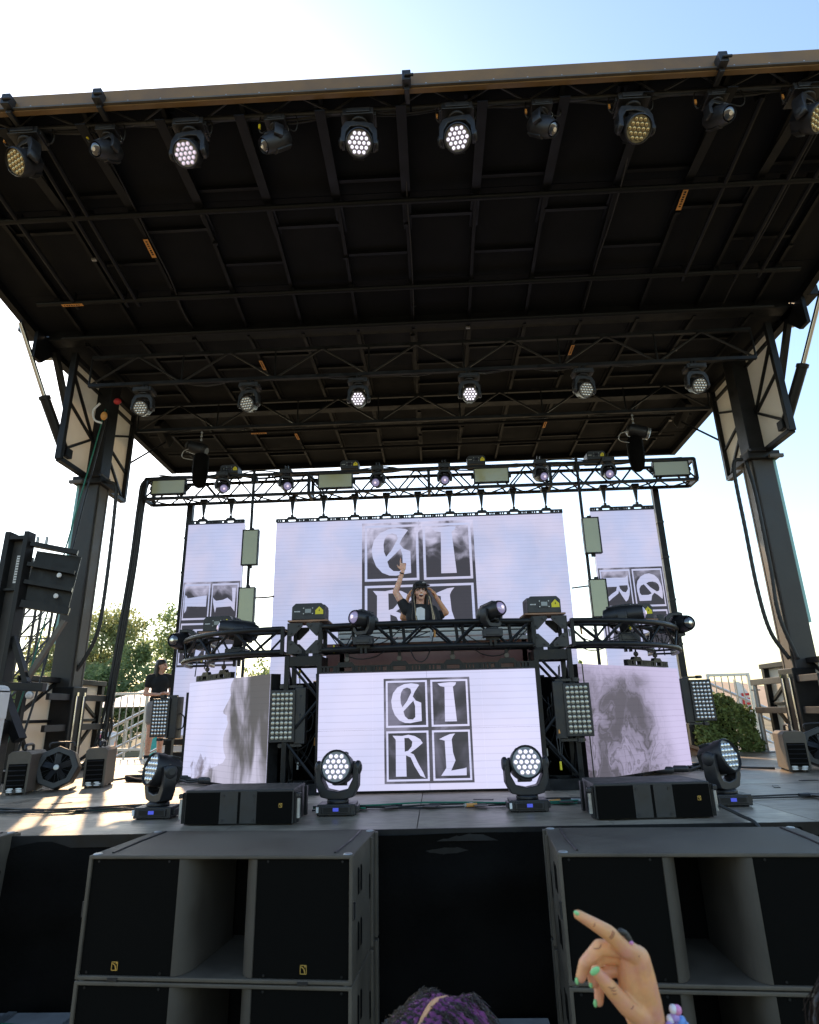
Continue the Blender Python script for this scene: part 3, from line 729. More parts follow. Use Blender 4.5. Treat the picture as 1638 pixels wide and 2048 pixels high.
for k, (t0, sx) in enumerate(((fl_, 1), (fr_, -1))):
    for i, dx in enumerate((-.2, .2)):
        p = t0.matrix_basis @ Vector((sx*-.28+dx, 0, hh+.1))
        t = thing('eye_shackle', ('outer' if (i == 0) == (k == 0) else 'inner')+' shackle above the '+('left' if k == 0 else 'right')+' front screen', 'shackle', p)
        MB().lathe([(.02, -.014), (.028, 0), (.02, .014)], (0, 0, .03), (0, 1, 0), 10).build('eye', mast_side, t, smooth=True)
        MB().tube((0, 0, -.02), (.0, 0, .10), .009).build('bolt', black_chip, t)
# black tape straps round the middle truss
for i, x in enumerate((-.78, -.42, -.30, .20, .26, .70)):
    lab = ['first', 'second', 'third', 'fourth', 'fifth', 'sixth'][i]
    t = thing('tape_strap', f'{lab} black strap from the left wound on the middle booth truss', 'strap', (x, 5.92, 2.55), group='straps on the booth truss')
    MB().lathe([(.034, -.022), (.036, 0), (.034, .022)], (0, 0, 0), (1, 0, 0), 10).build('wrap', tee_black, t, smooth=True)
    MB().path(smooth_path([(0, -.03, 0), (.01, -.045, -.08), (.02, -.03, -.2)], 3), .016, 5).build('tail', tee_black, t, smooth='all')

# loose cable loops and connectors dressed on the booth
random.seed(17)
def dress(t, pts_fn, n):
    for k in range(n):
        p = Vector(pts_fn(random.random())); q = Vector(pts_fn(random.random())); 
        if (q-p).length > .9: q = p+(q-p)*.4
        sag = random.uniform(.05, .22)
        MB().path(smooth_path([p, p.lerp(q, .3)-Vector((0, .03, sag)), p.lerp(q, .7)-Vector((0, .02, sag*.9)), q], 4), .0055, 5).build('loose_cable', cable_mat, t, smooth='all')
        if k % 3 == 0: MB().tube(p, p+Vector((.0, -.01, -.07)), .010, n=8).build('connector', (steel, orange, yellow)[k % 9//3], t)
for t in [o for o in col.objects if o.name.startswith('booth_truss')]:
    lab = t['label']; fn = arc_c if 'middle' in lab else arc_l if 'left' in lab else arc_r
    dress(t, lambda k, fn=fn: (fn(k)[0]-fn(k)[2]*random.uniform(-.1, .12), fn(k)[1]-fn(k)[3]*random.uniform(-.1, .12), random.choice((2.55, 2.5, 2.38))), 9)
for t in [o for o in col.objects if o.name.startswith('truss_tower')]:
    dress(t, lambda k: (random.uniform(-.15, .15), random.choice((-.16, .1)), .1+1.1*k), 8)
# black racks and an added black sheet that keep the gaps beside the towers dark
for x, y, w_, lab in ((-1.45, 6.95, .95, 'black equipment rack behind the left tower'), (1.35, 6.95, .95, 'black equipment rack behind the right tower')):
    t = thing('equipment_rack', lab, 'equipment rack', (x, y, DZ), group='racks behind the booth')
    MB().box((0, .1, .5), (w_, .55, .98)).build('case', plastic, t, bevel=.01)
    for k in range(6): MB().box((0, -.185, .12+.15*k), (w_-.12, .02, .12)).build('rack_unit', dark_plastic if k % 2 else black_metal, t, bevel=.003)
    for k in range(5): MB().tube((-w_/2+.15+.16*k, -.2, .2+.15*(k % 4)), (-w_/2+.15+.16*k, -.21, .2+.15*(k % 4)), .012).build('knob', steel, t)
    for i in (-1, 1): MB().box((i*w_/2, .1, .5), (.02, .57, 1.0)).build('edge_trim', mast_mat, t)
t = thing('booth_backing', 'added black sheet filling the dark space below the booth truss', 'backing', (-.08, 6.62, DZ))  # added dark sheet, hides the bright background behind the towers
b = MB(); nn = 60
for k in range(2):
    for i in range(nn+1): b.v.append((-2.05+4.1*i/nn, .02*math.sin(i*1.3)+(.9*max(0, abs(i/nn-.5)-.3)), .02+.98*k))
b.f = [(i, i+1, nn+2+i, nn+1+i) for i in range(nn)]
b.build('cloth', cloth_black, t, smooth='all')
MB().tube((-1.2, 0, 1.0), (1.2, 0, 1.0), .02).build('hem_tube', black_metal, t)

# performer's table and riser
rs = thing('booth_riser', 'dark riser with brown red front panel under the performer', 'riser', (-.05, 7.4, DZ))
MB().box((0, .25, .24), (2.6, 1.5, .48)).build('platform', black_metal, rs, bevel=.006)
MB().box((.0, -.78, .90), (2.2, .03, .98)).build('front_panel', maroon, rs)
tb = thing('performer_table', 'pale slatted table front behind the booth truss', 'table', (-.02, 6.80, DZ))
MB().box((0, .03, 1.49), (2.0, .5, .03)).build('table_top', plastic, tb)
for k in range(4):
    MB().box((0, -.24, 1.405+k*.055), (2.0, .02, .042)).build('slat', white_board, tb, bevel=.003)
for i in (-1, 1):
    for j in (-1, 1): MB().box((i*.96, j*.2+.03, .735), (.05, .05, 1.47)).build('leg', black_metal, tb)
for i, x in enumerate((-.5, .05, .55)):
    t = thing('mixer_deck', ['left', 'middle', 'right'][i]+' black player unit on the performer table', 'player', (x-.02, 6.84, DZ+1.507), group='players on the table')
    MB().box((0, 0, .04), (.34, .38, .08)).build('case', plastic, t, bevel=.006)
    MB().lathe([(.10, 0), (.10, .012), (.06, .016)], (0, -.05, .082), (0, 0, 1), 20).build('jog_wheel', dark_plastic, t, smooth=True)
    MB().box((0, .12, .085), (.2, .08, .006)).build('display', display, t)

# ------------------------------------------------------------------ lights
lensme = MB().lathe([(.0215, 0), (.0215, .004), (.0185, .009), (.0135, .0125), (.008, .0148), (.001, .0155)], (0, 0, 0), (0, -1, 0), 10).mesh('lens')
for p in lensme.polygons: p.use_smooth = True
LENS = {}; lens_rim = mat('lens rim', (.6, .58, .62), .2, .2, .05, 9, emit=(.9, .8, 1.0), es=.42/EXPO)
def lens_mesh(m):
    if m.name not in LENS:
        e = lensme.copy(); e.materials.clear(); e.materials.append(m)
        if m in (lens_on, lens_dim):
            e.materials.append(lens_rim)
            for q in e.polygons:
                if math.hypot(q.center.x, q.center.z) > .0135: q.material_index = 1
        LENS[m.name] = e
    return LENS[m.name]
def hexpos(d):
    out = []
    for row, cnt in ((-2, 3), (-1, 4), (0, 5), (1, 4), (2, 3)):
        out += [((i-(cnt-1)/2)*d, row*d*.866) for i in range(cnt)]
    return out
WM = {}
def wash(label, loc, pan, tilt, lm=lens_on, hang=True, scale=1., group=None, disp=True):
    t = thing('wash_light', label, 'stage light', loc, (0, math.pi if hang else 0, 0), group, scale)
    pl = lens_plate_amber if lm is lens_amber else lens_plate
    if not WM:
        b = MB().box((0, 0, .055), (.34, .24, .09)); b.box((0, -.125, .055), (.26, .02, .06)); b.box((.178, 0, .055), (.03, .16, .05)); b.box((-.178, 0, .055), (.03, .16, .05))
        for i in (-1, 1):
            for j in (-1, 1): b.box((i*.12, j*.08, .006), (.05, .05, .012))
        WM['base'] = b.mesh('base')
        b = MB().lathe([(.10, .10), (.10, .13), (.075, .135)], n=18)
        yk = [(-.185, .44), (-.20, .40), (-.195, .24), (-.15, .15), (-.07, .132), (.07, .132), (.15, .15), (.195, .24), (.20, .40), (.185, .44), (.15, .44), (.145, .30), (.10, .215), (0, .195), (-.10, .215), (-.145, .30), (-.15, .44)]
        b.prism(yk, (0, .06, 0), (1, 0, 0), (0, 0, 1), .12)
        for s in (-1, 1): b.lathe([(.062, .0), (.062, .03), (.045, .042)], (s*.17, 0, .395), (s, 0, 0), 16)
        WM['yoke'] = b.mesh('yoke')
        WM['head'] = MB().lathe([(.06, .155), (.115, .15), (.135, .11), (.14, .0), (.146, -.02), (.146, -.105), (.136, -.115), (.130, -.085)], (0, 0, 0), (0, 1, 0), 28, c1=False).mesh('head')
        WM['plate'] = MB().lathe([(.129, 0), (.129, -.006)], (0, -.088, 0), (0, 1, 0), 28).mesh('lens_plate')
        b = MB()
        for k in range(7): b.box((0, .04+.014*k, 0), (.292, .005, .12)); b.box((0, .04+.014*k, 0), (.12, .005, .287))
        WM['fins'] = b.mesh('cooling_fins')
        WM['panel'] = MB().box((0, -.137, .058), (.22, .004, .04)).mesh('control_panel')
        WM['disp'] = MB().box((0, -.141, .06), (.05, .004, .028)).mesh('display')
        WM['stk'] = MB().box((-.166, -.127, .058), (.02, .022, .045)).mesh('serial_sticker')
        WM['clamp'] = MB().box((0, 0, -.02), (.18, .05, .04)).box((-.03, 0, -.07), (.03, .05, .09)).box((.03, 0, -.07), (.03, .05, .09)).mesh('clamp')
        WM['badge'] = MB().lathe([(.03, 0), (.03, .004)], (.215, 0, .395), (1, 0, 0), 14).mesh('badge')
    link('base', WM['base'], plastic, t, bevel=.01)
    link('yoke', WM['yoke'], plastic, t, 1, bevel=.008).rotation_euler = (0, 0, pan)
    if disp:
        link('control_panel', WM['panel'], black_metal, t); link('display', WM['disp'], display, t)
        link('serial_sticker', WM['stk'], white_mat, t)
    link('badge', WM['badge'], gold_logo if lm is lens_off else dark_plastic, t).rotation_euler = (0, 0, pan)
    if hang: link('clamp', WM['clamp'], black_metal, t)
    hd = link('head', WM['head'], plastic, t, 1)
    hd.location = (0, 0, .395); hd.rotation_euler = Euler((-tilt, 0, pan), 'XYZ')
    key = 'plate'+pl.name
    if key not in WM: WM[key] = WM['plate'].copy()
    link('lens_plate', WM[key], pl, hd)
    link('cooling_fins', WM['fins'], plastic, hd)
    me = lens_mesh(lm)
    for x, z in hexpos(.0505): o = link('lens', me, None, hd); o.location = (x, -.094, z)
    return t
SM = {}
def spot(label, loc, rot, pan, tilt, gm=glass_lens, scale=1., group=None, clamp=True, ln=1.):
    t = thing('spot_light', label, 'stage light', loc, rot, group, scale)
    if not SM:
        SM['base'] = MB().box((0, 0, .04), (.21, .18, .08)).box((0, -.092, .04), (.15, .01, .05)).mesh('base')
        b = MB().lathe([(.07, .08), (.07, .10), (.05, .105)], n=16)
        yk = [(-.125, .30), (-.135, .26), (-.125, .16), (-.08, .105), (.08, .105), (.125, .16), (.135, .26), (.125, .30), (.095, .30), (.095, .20), (.06, .15), (-.06, .15), (-.095, .20), (-.095, .30)]
        b.prism(yk, (0, .045, 0), (1, 0, 0), (0, 0, 1), .09); SM['yoke'] = b.mesh('yoke')
        SM['head'] = MB().lathe([(.03, .17), (.075, .16), (.098, .11), (.10, .03), (.094, -.07), (.084, -.14), (.074, -.165), (.066, -.15)], (0, 0, 0), (0, 1, 0), 22, c1=False).mesh('head')
        SM['rib'] = MB().box((0, .03, 0), (.06, .2, .215)).mesh('head_ridge')
        SM['clamp'] = WM['clamp']
    link('base', SM['base'], plastic, t, bevel=.008)
    link('yoke', SM['yoke'], plastic, t, 1, bevel=.006).rotation_euler = (0, 0, pan)
    if clamp: link('clamp', SM['clamp'], black_metal, t).scale = (.8,)*3
    hd = link('head', SM['head'], plastic, t, 1); hd.location = (0, 0, .27); hd.rotation_euler = Euler((-tilt, 0, pan), 'XYZ'); hd.scale = (1, ln, 1)
    link('head_ridge', SM['rib'], plastic, hd, bevel=.008)
    k = 'g'+gm.name
    if k not in SM:
        SM[k] = MB().lathe([(.065, 0), (.058, .014), (.035, .026), (.001, .030)], (0, -.150, 0), (0, -1, 0), 20).mesh('front_glass')
        SM['r'+k] = MB().lathe([(.02, 0), (.02, .004), (.01, .005)], (0, -.180, 0), (0, -1, 0), 14).mesh('inner_lens')
    link('front_glass', SM[k], gm, hd, 'all')
    link('inner_lens', SM['r'+k], lens_dim if gm is glass_lens else lens_off, hd)
    return t
g1 = 'row of lights under the front edge of the roof'
FZ, FY = 7.55, 4.7
fr = [('w', -4.02, 25, 40, lens_amber, 'wash light turned left at the far left of the front roof row'),
      ('s', -3.17, 20, 40, glass_dark, 'small spot light next to the leftmost wash of the front roof row'),
      ('w', -2.31, 5, 48, lens_dim, 'pink-white wash light on the left of the front roof row'),
      ('s', -1.43, 60, 45, glass_dark, 'small spot light left of the centre of the front roof row'),
      ('w', -.58, -8, 42, lens_on, 'lit wash light just left of the roof centre line, front row'),
      ('w', .41, 8, 45, lens_on, 'lit wash light just right of the roof centre line, front row'),
      ('s', 1.26, -50, 48, glass_dark, 'small spot light right of the centre of the front roof row'),
      ('w', 2.16, -8, 50, lens_amber, 'unlit amber wash light on the right of the front roof row'),
      ('s', 2.99, -15, 40, glass_dark, 'small spot light near the right end of the front roof row'),
      ('w', 3.86, -30, 40, lens_amber, 'wash light turned right, cut by the right edge of the photo')]
for k, x, pan, ti, lm, lab in fr:
    if k == 'w': wash(lab, (x, FY, FZ), R(pan), R(ti), lm, True, .92, g1, False)
    else: spot(lab, (x, FY, FZ), (0, math.pi, 0), R(pan), R(ti), lm, 1.0, g1)
random.seed(23)
for o in [q for q in list(col.objects) if q.get('group') == g1]:      # power leads from each fixture up to the truss
    for s_ in (-1, 1):
        x = s_*random.uniform(.10, .2)
        MB().path(smooth_path([(x*.6, .05, .02), (x*1.3, .02, .12), (x*1.5, .0, .02), (x*1.2, -.02, -.12)], 5), .007, 5).build('power_lead', cable_mat, o, smooth='all')
    MB().box((x*1.42, .0, .06), (.02, .022, .05)).build('yellow_tape', yellow if random.random() < .6 else orange, o)
    MB().path(smooth_path([(-.05, .0, -.05), (-.12, .03, .1), (.02, .06, .12), (.06, 0, -.06)], 5), .003, 4).build('safety_wire', steel, o, smooth='all')
g2 = 'row of wash lights under the middle roof truss'
mr_ = [(-4.14, 0, 25, lens_off, 'unlit wash light at the left end of the middle truss row'), (-2.57, 12, 25, lens_off, 'unlit wash light second from the left on the middle truss'),
       (-.97, 0, 22, lens_on, 'lit wash light left of centre on the middle truss'), (.63, 0, 22, lens_on, 'brightly lit wash light right of centre on the middle truss'),
       (2.26, -12, 25, lens_off, 'unlit wash light second from the right on the middle truss'), (3.85, -5, 30, lens_off, 'unlit wash light at the right end of the middle truss row')]
for x, pan, ti, lm, lab in mr_: wash(lab, (x, 7.9, 6.38), R(pan), R(ti), lm, True, .80, g2, False)
g3 = 'wash lights standing along the front of the deck'
wash('unlit wash light on the deck turned left, leftmost of the deck row', (-2.06, 4.85, DZ), R(-42), R(14), lens_off, False, .80, g3)
wash('lit wash light on the deck at the left corner of the centre front screen', (-.735, 4.83, DZ), R(-6), R(10), lens_on, False, .79, g3)
wash('lit wash light on the deck at the right corner of the centre front screen', (.625, 4.85, DZ), R(4), R(12), lens_on, False, .79, g3)
wash('unlit wash light on the deck turned right, rightmost of the deck row', (2.06, 4.93, DZ), R(36), R(16), lens_off, False, .80, g3)
g4 = 'small spots on the rear truss'
nm6 = ['leftmost', 'second', 'third', 'fourth', 'fifth', 'rightmost']
for i, x in enumerate((-3.42, -2.36, -.84, .26, 1.82, 2.92)):
    spot(f'{nm6[i]} of the six small spots on the rear truss, counted from the left', (x, 9.42, 5.62), (0, math.pi, 0), R((-30, -25, 10, 0, -15, 10)[i]), R(25), glass_lens, .95, g4)
g5 = 'spot lights on the booth truss'
spot('spot light on the booth truss left of the performer', (-.66, 5.80, 2.36), (0, 0, 0), R(-38), R(6), glass_lens, .86, g5)
spot('spot light on the booth truss right of the performer', (.54, 5.80, 2.40), (0, 0, 0), R(40), R(10), glass_lens, .86, g5)
spot('long spot light pointing left on the left wing of the booth truss', (-2.02, 6.35, 2.33), (0, 0, 0), R(-72), R(8), glass_lens, 1.0, g5, ln=1.2)
spot('long spot light pointing right on the right wing of the booth truss', (1.93, 6.35, 2.37), (0, 0, 0), R(66), R(3), glass_lens, 1.0, g5, ln=1.2)
spot('spot light mounted sideways on the left end of the booth truss', (-2.60, 7.0, 2.58), (0, R(-90), 0), R(0), R(15), glass_dark, 1.0, g5)
spot('spot light mounted sideways on the right end of the booth truss', (2.46, 7.0, 2.61), (0, R(90), 0), R(0), R(15), glass_dark, 1.0, g5)

def laser(label, loc, rotz, scale=1., plate=True, group=None):
    t = thing('laser_unit', label, 'laser projector', loc, (0, 0, rotz), group, scale)
    MB().prism([(-.19, 0), (.19, 0), (.19, .15), (.15, .19), (-.15, .19), (-.19, .15)], (0, .13, .02), (1, 0, 0), (0, 0, 1), .28).build('case', plastic, t, bevel=.008)
    MB().box((0, .12, .12), (.34, .24, .20)).build('rear_case', plastic, t, bevel=.02)
    o = MB().box((-.0, -.152, .12), (.13, .008, .09)).build('aperture_plate', dark_plastic, t, bevel=.003)
    MB().box((0, -.158, .12), (.07, .006, .045)).build('aperture', glass_dark, o)
    for i in (-1, 1):
        for j in (-1, 1): MB().tube((i*.052, -.155, .12+j*.032), (i*.052, -.160, .12+j*.032), .007, n=8).build('bolt', steel, o)
    s = MB().prism([(-.045, -.04), (.045, -.04), (.045, .005), (0, .05), (-.045, .005)], (.128, -.151, .12), (1, 0, 0), (0, 0, 1), .003).build('warning_sticker', yellow, t)
    MB().prism([(-.006, -.01), (.006, -.01), (.0, .02)], (.128, -.1545, .125), (1, 0, 0), (0, 0, 1), .002).build('warning_mark', black_metal, s)
    b = MB()
    for k in range(5): b.box((-.155+.014*k, -.152, .115), (.008, .003, .012))
    b.build('lettering', white_mat, t)
    if plate: MB().box((0, 0, .008), (.46, .34, .018)).build('wooden_base', wood, t)
    pts = [(-.12+.03*k, .05+.05*math.sin(k*1.3), .215+.015*math.sin(k*2.1)) for k in range(9)]
    MB().path(smooth_path(pts, 4), .009, 6).build('coiled_cable', cable_mat, t, smooth='all')
    return t
gl = 'laser projectors'
laser('laser projector with yellow sticker on top of the left booth tower', (-1.22, 6.08, 2.615), 0, .85, True, gl)
laser('laser projector with yellow sticker on top of the right booth tower', (1.06, 6.08, 2.615), R(3), .85, True, gl)
laser('laser projector behind the long spot on the left wing', (-2.34, 6.75, 2.62), R(-5), .85, True, gl)
laser('laser projector behind the long spot on the right wing', (2.16, 6.75, 2.62), R(5), .85, True, gl)
for x, lab in ((-3.36, 'laser projector on the rear truss beside the left hoist'), (-1.32, 'laser projector on the rear truss left of centre'), (.80, 'laser projector on the rear truss right of centre'), (2.78, 'laser projector on the rear truss beside the right hoist')):
    laser(lab, (x, 9.62, 5.635), 0, .8, False, gl)

def strobe(label, loc, vert, group):
    t = thing('strobe_panel', label, 'strobe light', loc, (0, 0 if vert else R(90), 0), group)
    MB().box((0, .03, 0), (.26, .07, .58)).build('case', black_metal, t, bevel=.006)
    MB().box((0, -.008, 0), (.225, .008, .545)).build('diffuser', strobe_face, t)
    b = MB()
    for i in (-1, 1): b.box((i*.123, -.012, 0), (.015, .02, .58)); b.box((0, -.012, i*.283), (.26, .02, .014))
    b.build('bezel', black_metal, t)
    for i in (-1, 1): MB().box((0, .05, i*.31), (.06, .04, .04)).build('bracket', black_metal, t)
gs = 'strobe panels'
for x, lab in ((-4.36, 'strobe panel lying across the left end of the rear truss'), (-1.55, 'strobe panel on the rear truss left of centre'), (1.03, 'strobe panel on the rear truss right of centre'), (3.95, 'strobe panel lying across the right end of the rear truss')):
    strobe(lab, (x, 9.48, 5.43), False, gs)
for x, z, lab in ((-2.86, 4.29, 'upper upright strobe panel between left and large rear screens'), (-2.87, 3.36, 'lower upright strobe panel between left and large rear screens'),
               (2.50, 4.30, 'upper upright strobe panel between right and large rear screens'), (2.50, 3.32, 'lower upright strobe panel between right and large rear screens')):
    strobe(lab, (x, 9.3, z), True, gs)
for x, lab in ((-2.90, 'thin drop pole carrying the left upright strobe panels'), (2.42, 'thin drop pole carrying the right upright strobe panels')):
    t = thing('drop_pole', lab, 'pole', (x, 9.42, 1.9), group='drop poles'); MB().tube((0, 0, 0), (0, 0, 3.75), .024, n=10).build('shaft', black_metal, t, smooth=True)
    MB().box((0, .05, 3.6), (.1, .1, .1)).build('clamp', black_metal, t, bevel=.01)

def matrix(label, loc, rotz, yoke_side, lm=lens_off):
    t = thing('matrix_light', label, 'matrix light', loc, (0, 0, rotz), 'five by ten lens panels')
    MB().box((0, .03, 0), (.235, .07, .46)).build('case', plastic, t, bevel=.005)
    b = MB()
    for k in range(14): b.box((0, .08, -.2+.03*k), (.2, .04, .006))
    b.build('heat_fins', plastic, t)
    e = lens_mesh(lm)
    for i in range(5):
        for j in range(10):
            o = link('lens', e, None, t); o.location = (-.08+.04*i, -.006, -.19+.0422*j); o.scale = (.82, .8, .82)
    s = yoke_side
    MB().box((s*.16, .10, 0), (.10, .16, .50)).build('yoke_box', plastic, t, bevel=.008)
    for z in (-.26, .26): MB().box((s*.07, .06, z), (.22, .05, .022)).lathe([(.035, 0), (.035, .035)], (0, .04, z-.017), (0, 0, 1), 12).build('yoke_arm', plastic, t, smooth=True)
    pts = [(s*.2, .12, .05), (s*.27, .1, 0), (s*.25, .13, -.12), (s*.2, .1, -.15)]
    MB().path(smooth_path(pts, 4), .008, 5).build('cable', cable_mat, t, smooth='all')
    return t
lens_warm = mat('clear lens warm tint', (.55, .52, .42), .1, .4, .15, 20, spec=.9, rvar=.04)
matrix('matrix light hanging in front of the woman at the left', (-3.48, 8.0, 1.76), R(-6), 1)
matrix('matrix light between the left front screen and the left tower', (-1.43, 5.92, 1.75), R(2), 1, lens_warm)
matrix('matrix light between the right tower and the right front screen', (1.275, 5.88, 1.745), R(-8), -1, lens_warm)
matrix('matrix light right of the right front screen before the leaf net', (3.09, 7.6, 1.81), R(-10), -1)
for x, y, z, lab in ((-3.18, 8.12, 2.06, 'stand behind the matrix light near the woman'), (2.86, 7.75, 2.1, 'stand behind the matrix light near the leaf net')):
    t = thing('light_stand', lab, 'stand', (x, y, DZ)); MB().box((0, 0, (z-DZ)/2), (.05, .05, z-DZ)).build('post', black_metal, t); MB().box((0, 0, .01), (.3, .3, .02)).build('foot_plate', black_metal, t)
# ------------------------------------------------------------------ loudspeakers
SW, SD, SH = 1.385, .68, .5435
def badge(parent, c, s, ny=-1):
    b = MB(); h = s/2; t = s*.09; x, y, z = c
    for i in (-1, 1):
        b.box((x+i*(h-t/2)*.85, y, z), (t, .003, s)); b.box((x, y, z+i*(h-t/2)), (s*.85, .003, t))
    pts = [(-.30*s, .33*s), (-.05*s, .25*s), (.18*s, .02*s), (.26*s, -.38*s), (.12*s, -.38*s), (.05*s, -.02*s), (-.1*s, .15*s), (-.30*s, .22*s)]
    b.prism(pts[::-1], (x, y+.0015, z), (1, 0, 0), (0, 0, 1), -.003) if False else b.prism(pts, (x, y+.0015, z), (1, 0, 0), (0, 0, 1), .003)
    b.box((x+.22*s, y, z+.33*s), (.16*s, .003, .16*s))
    b.build('badge', gold_logo, parent)
def subwoofer(label, loc, rotz):
    t = thing('bass_speaker', label, 'loudspeaker', loc, (0, 0, rotz), 'stacked bass speakers in front of the stage')
    hw, e = SW/2, .018
    o = [(-hw, 0), (hw, 0), (hw, SH), (-hw, SH)]; n_ = [(-hw+e, e), (hw-e, e), (hw-e, SH-e), (-hw+e, SH-e)]
    b = MB(); vs = [(x, -SD/2, z) for x, z in o]+[(x, -SD/2, z) for x, z in n_]+[(x, SD/2-.03, z) for x, z in n_]+[(x, SD/2, z) for x, z in o]
    fs = [(0,1,5,4),(1,2,6,5),(2,3,7,6),(3,0,4,7),(4,5,9,8),(5,6,10,9),(6,7,11,10),(7,4,8,11),(8,9,10,11),(0,12,13,1),(1,13,14,2),(2,14,15,3),(3,15,12,0),(15,14,13,12)]
    b.add(vs, fs).build('cabinet', sub_mat, t, bevel=.005)
    gy = -SD/2+.012
    for s in (-1, 1):
        x0, x1 = s*.205, s*(hw-e-.002); c = (x0+x1)/2
        MB().box((c, gy+.02, SH/2), (abs(x1-x0), .04, SH-2*e-.004)).build('grille', grille, t)
        badge(t, (s*.475-.02, gy-.003, .058), .038)
        MB().box((s*.475-.02, -SD/2-.002, .006), (.05, .006, .014)).build('grille_catch', plastic, t)
        prof = [(s*.203, -SD/2+.006)]
        for k in range(1, 9):
            a = k/8*math.pi/2; prof.append((s*(.125+.078*(1-math.sin(a))), -SD/2+.006+.13*(1-math.cos(a))))
        prof.append((s*.105, -SD/2+.536))
        prof += [(s*.22, -SD/2+.536), (s*.22, -SD/2+.05)]
        if s > 0: prof = prof[::-1]
        MB().prism(prof, (0, 0, e+.002), (1, 0, 0), (0, 1, 0), SH-2*e-.004).build('horn_wall', sub_horn, t, smooth=True)
        # raised dark strips and plates for groove and slot shade, plus studs and rear rail
        MB().path([(s*(hw-.10), -SD/2+.05, SH+.001), (s*(hw-.085), 0, SH+.001), (s*(hw-.085), SD/2-.04, SH+.001)], .007, 6).build('groove_shade', plastic, t)
        for y in (-SD/2+.03, SD/2-.03): MB().lathe([(.024, 0), (.020, .004), (.001, .006)], (s*(hw-.03), y, SH), (0, 0, 1), 10).build('stud', steel, t)
        for y, z in ((-.19, .40), (-.12, .40), (-.19, .16), (-.12, .16), (.13, .30), (.21, .30)):
            MB().prism([(-.018, -.06), (.018, -.06), (.018, .045), (.0, .06), (-.018, .06)], (s*(hw+.0015), y, z), (0, s, 0), (0, 0, 1), .0015).build('slot_shade', grille, t)
        MB().box((s*(hw+.008), SD/2-.19, SH/2), (.016, .012, SH-.01)).box((s*(hw+.008), SD/2-.025, SH/2), (.016, .05, SH-.01)).build('rear_rail', sub_mat, t, bevel=.003)
        MB().box((s*(hw+.004), -SD/2+.02, SH*.55), (.008, .03, .07)).build('latch', plastic, t)
    MB().box((0, SD/2-.10, SH/2), (.24, .004, SH-.05)).build('throat', grille, t)
    for i in (-1, 1):
        for z in (.03, SH-.03):
            for x in (.26, .64): MB().lathe([(.006, 0), (.006, .003)], (i*x, gy+.0005, z), (0, -1, 0), 8).build('screw', black_metal, t)
    return t
for nm, cx, cy, rz_ in (('left', -1.107, 3.785, R(-4.2)), ('right', 1.275, 3.655, R(-4.3)), ('far left', -3.40, 3.95, R(-4.2))):
    for k in (0, 1):
        subwoofer(f'{"upper" if k else "lower"} grey bass speaker of the {nm} stack before the stage', (cx, cy, k*(SH+.0045)), rz_)

def fill(label, loc, rotz):
    t = thing('front_fill_speaker', label, 'loudspeaker', loc, (0, 0, rotz), 'front fill speakers on the deck edge')
    w, h, d = .75, .212, .40
    MB().prism([(-w/2, -d/2), (w/2, -d/2), (w/2-.03, d/2), (-w/2+.03, d/2)], (0, 0, .004), (1, 0, 0), (0, 1, 0), h).build('cabinet', dark_plastic, t, bevel=.006)
    for s in (-1, 1):
        MB().box((s*.245, -d/2-.008, h/2), (.235, .018, h-.02)).build('grille', grille, t, bevel=.002)
        b = MB().prism([(s*.126, -d/2-.017), (s*.126, -d/2+.01), (s*.009, -d/2+.01), (s*.009, -d/2-.002)][::s], (0, 0, .012), (1, 0, 0), (0, 1, 0), h-.018); b.build('horn_flare', dark_plastic, t)
        for z in (.03, h-.03): MB().tube((s*.105, -d/2-.010, z), (s*.105, -d/2-.019, z), .010, n=8).build('bolt', plastic, t)
        MB().box((s*(w/2+.012), -d/2+.03, h/2), (.02, .05, h*.9)).build('rigging_rail', black_metal, t, bevel=.003)
        MB().box((s*(w/2-.005), d/2-.06, h/2), (.02, .04, h*.9)).build('rigging_rail', black_metal, t, bevel=.003)
        MB().tube((s*(w/2+.03), -d/2+.01, .04), (s*(w/2+.03), -d/2+.01, .16), .012).build('rigging_rod', steel, t, smooth=True)
        for z in (.07, .14): MB().lathe([(.045, 0), (.045, .002)], (s*(w/2-.006), .0, z), (s, .15, 0), 12).build('side_handle', grille, t)
        MB().box((s*(w/2+.03), -d/2+.01, .18), (.03, .04, .03)).build('rigging_pin', plastic, t, bevel=.006)
    MB().box((0, -d/2-.0005, h/2), (.017, .004, h-.02)).build('centre_groove', grille, t)
    badge(t, (.29, -d/2-.019, .12), .026)
    return t
fill('left front fill speaker on the deck edge beside the left wash light', (-1.335, 4.66, DZ), R(-3))
fill('right front fill speaker on the deck edge beside the right wash light', (1.365, 4.60, DZ), R(2))

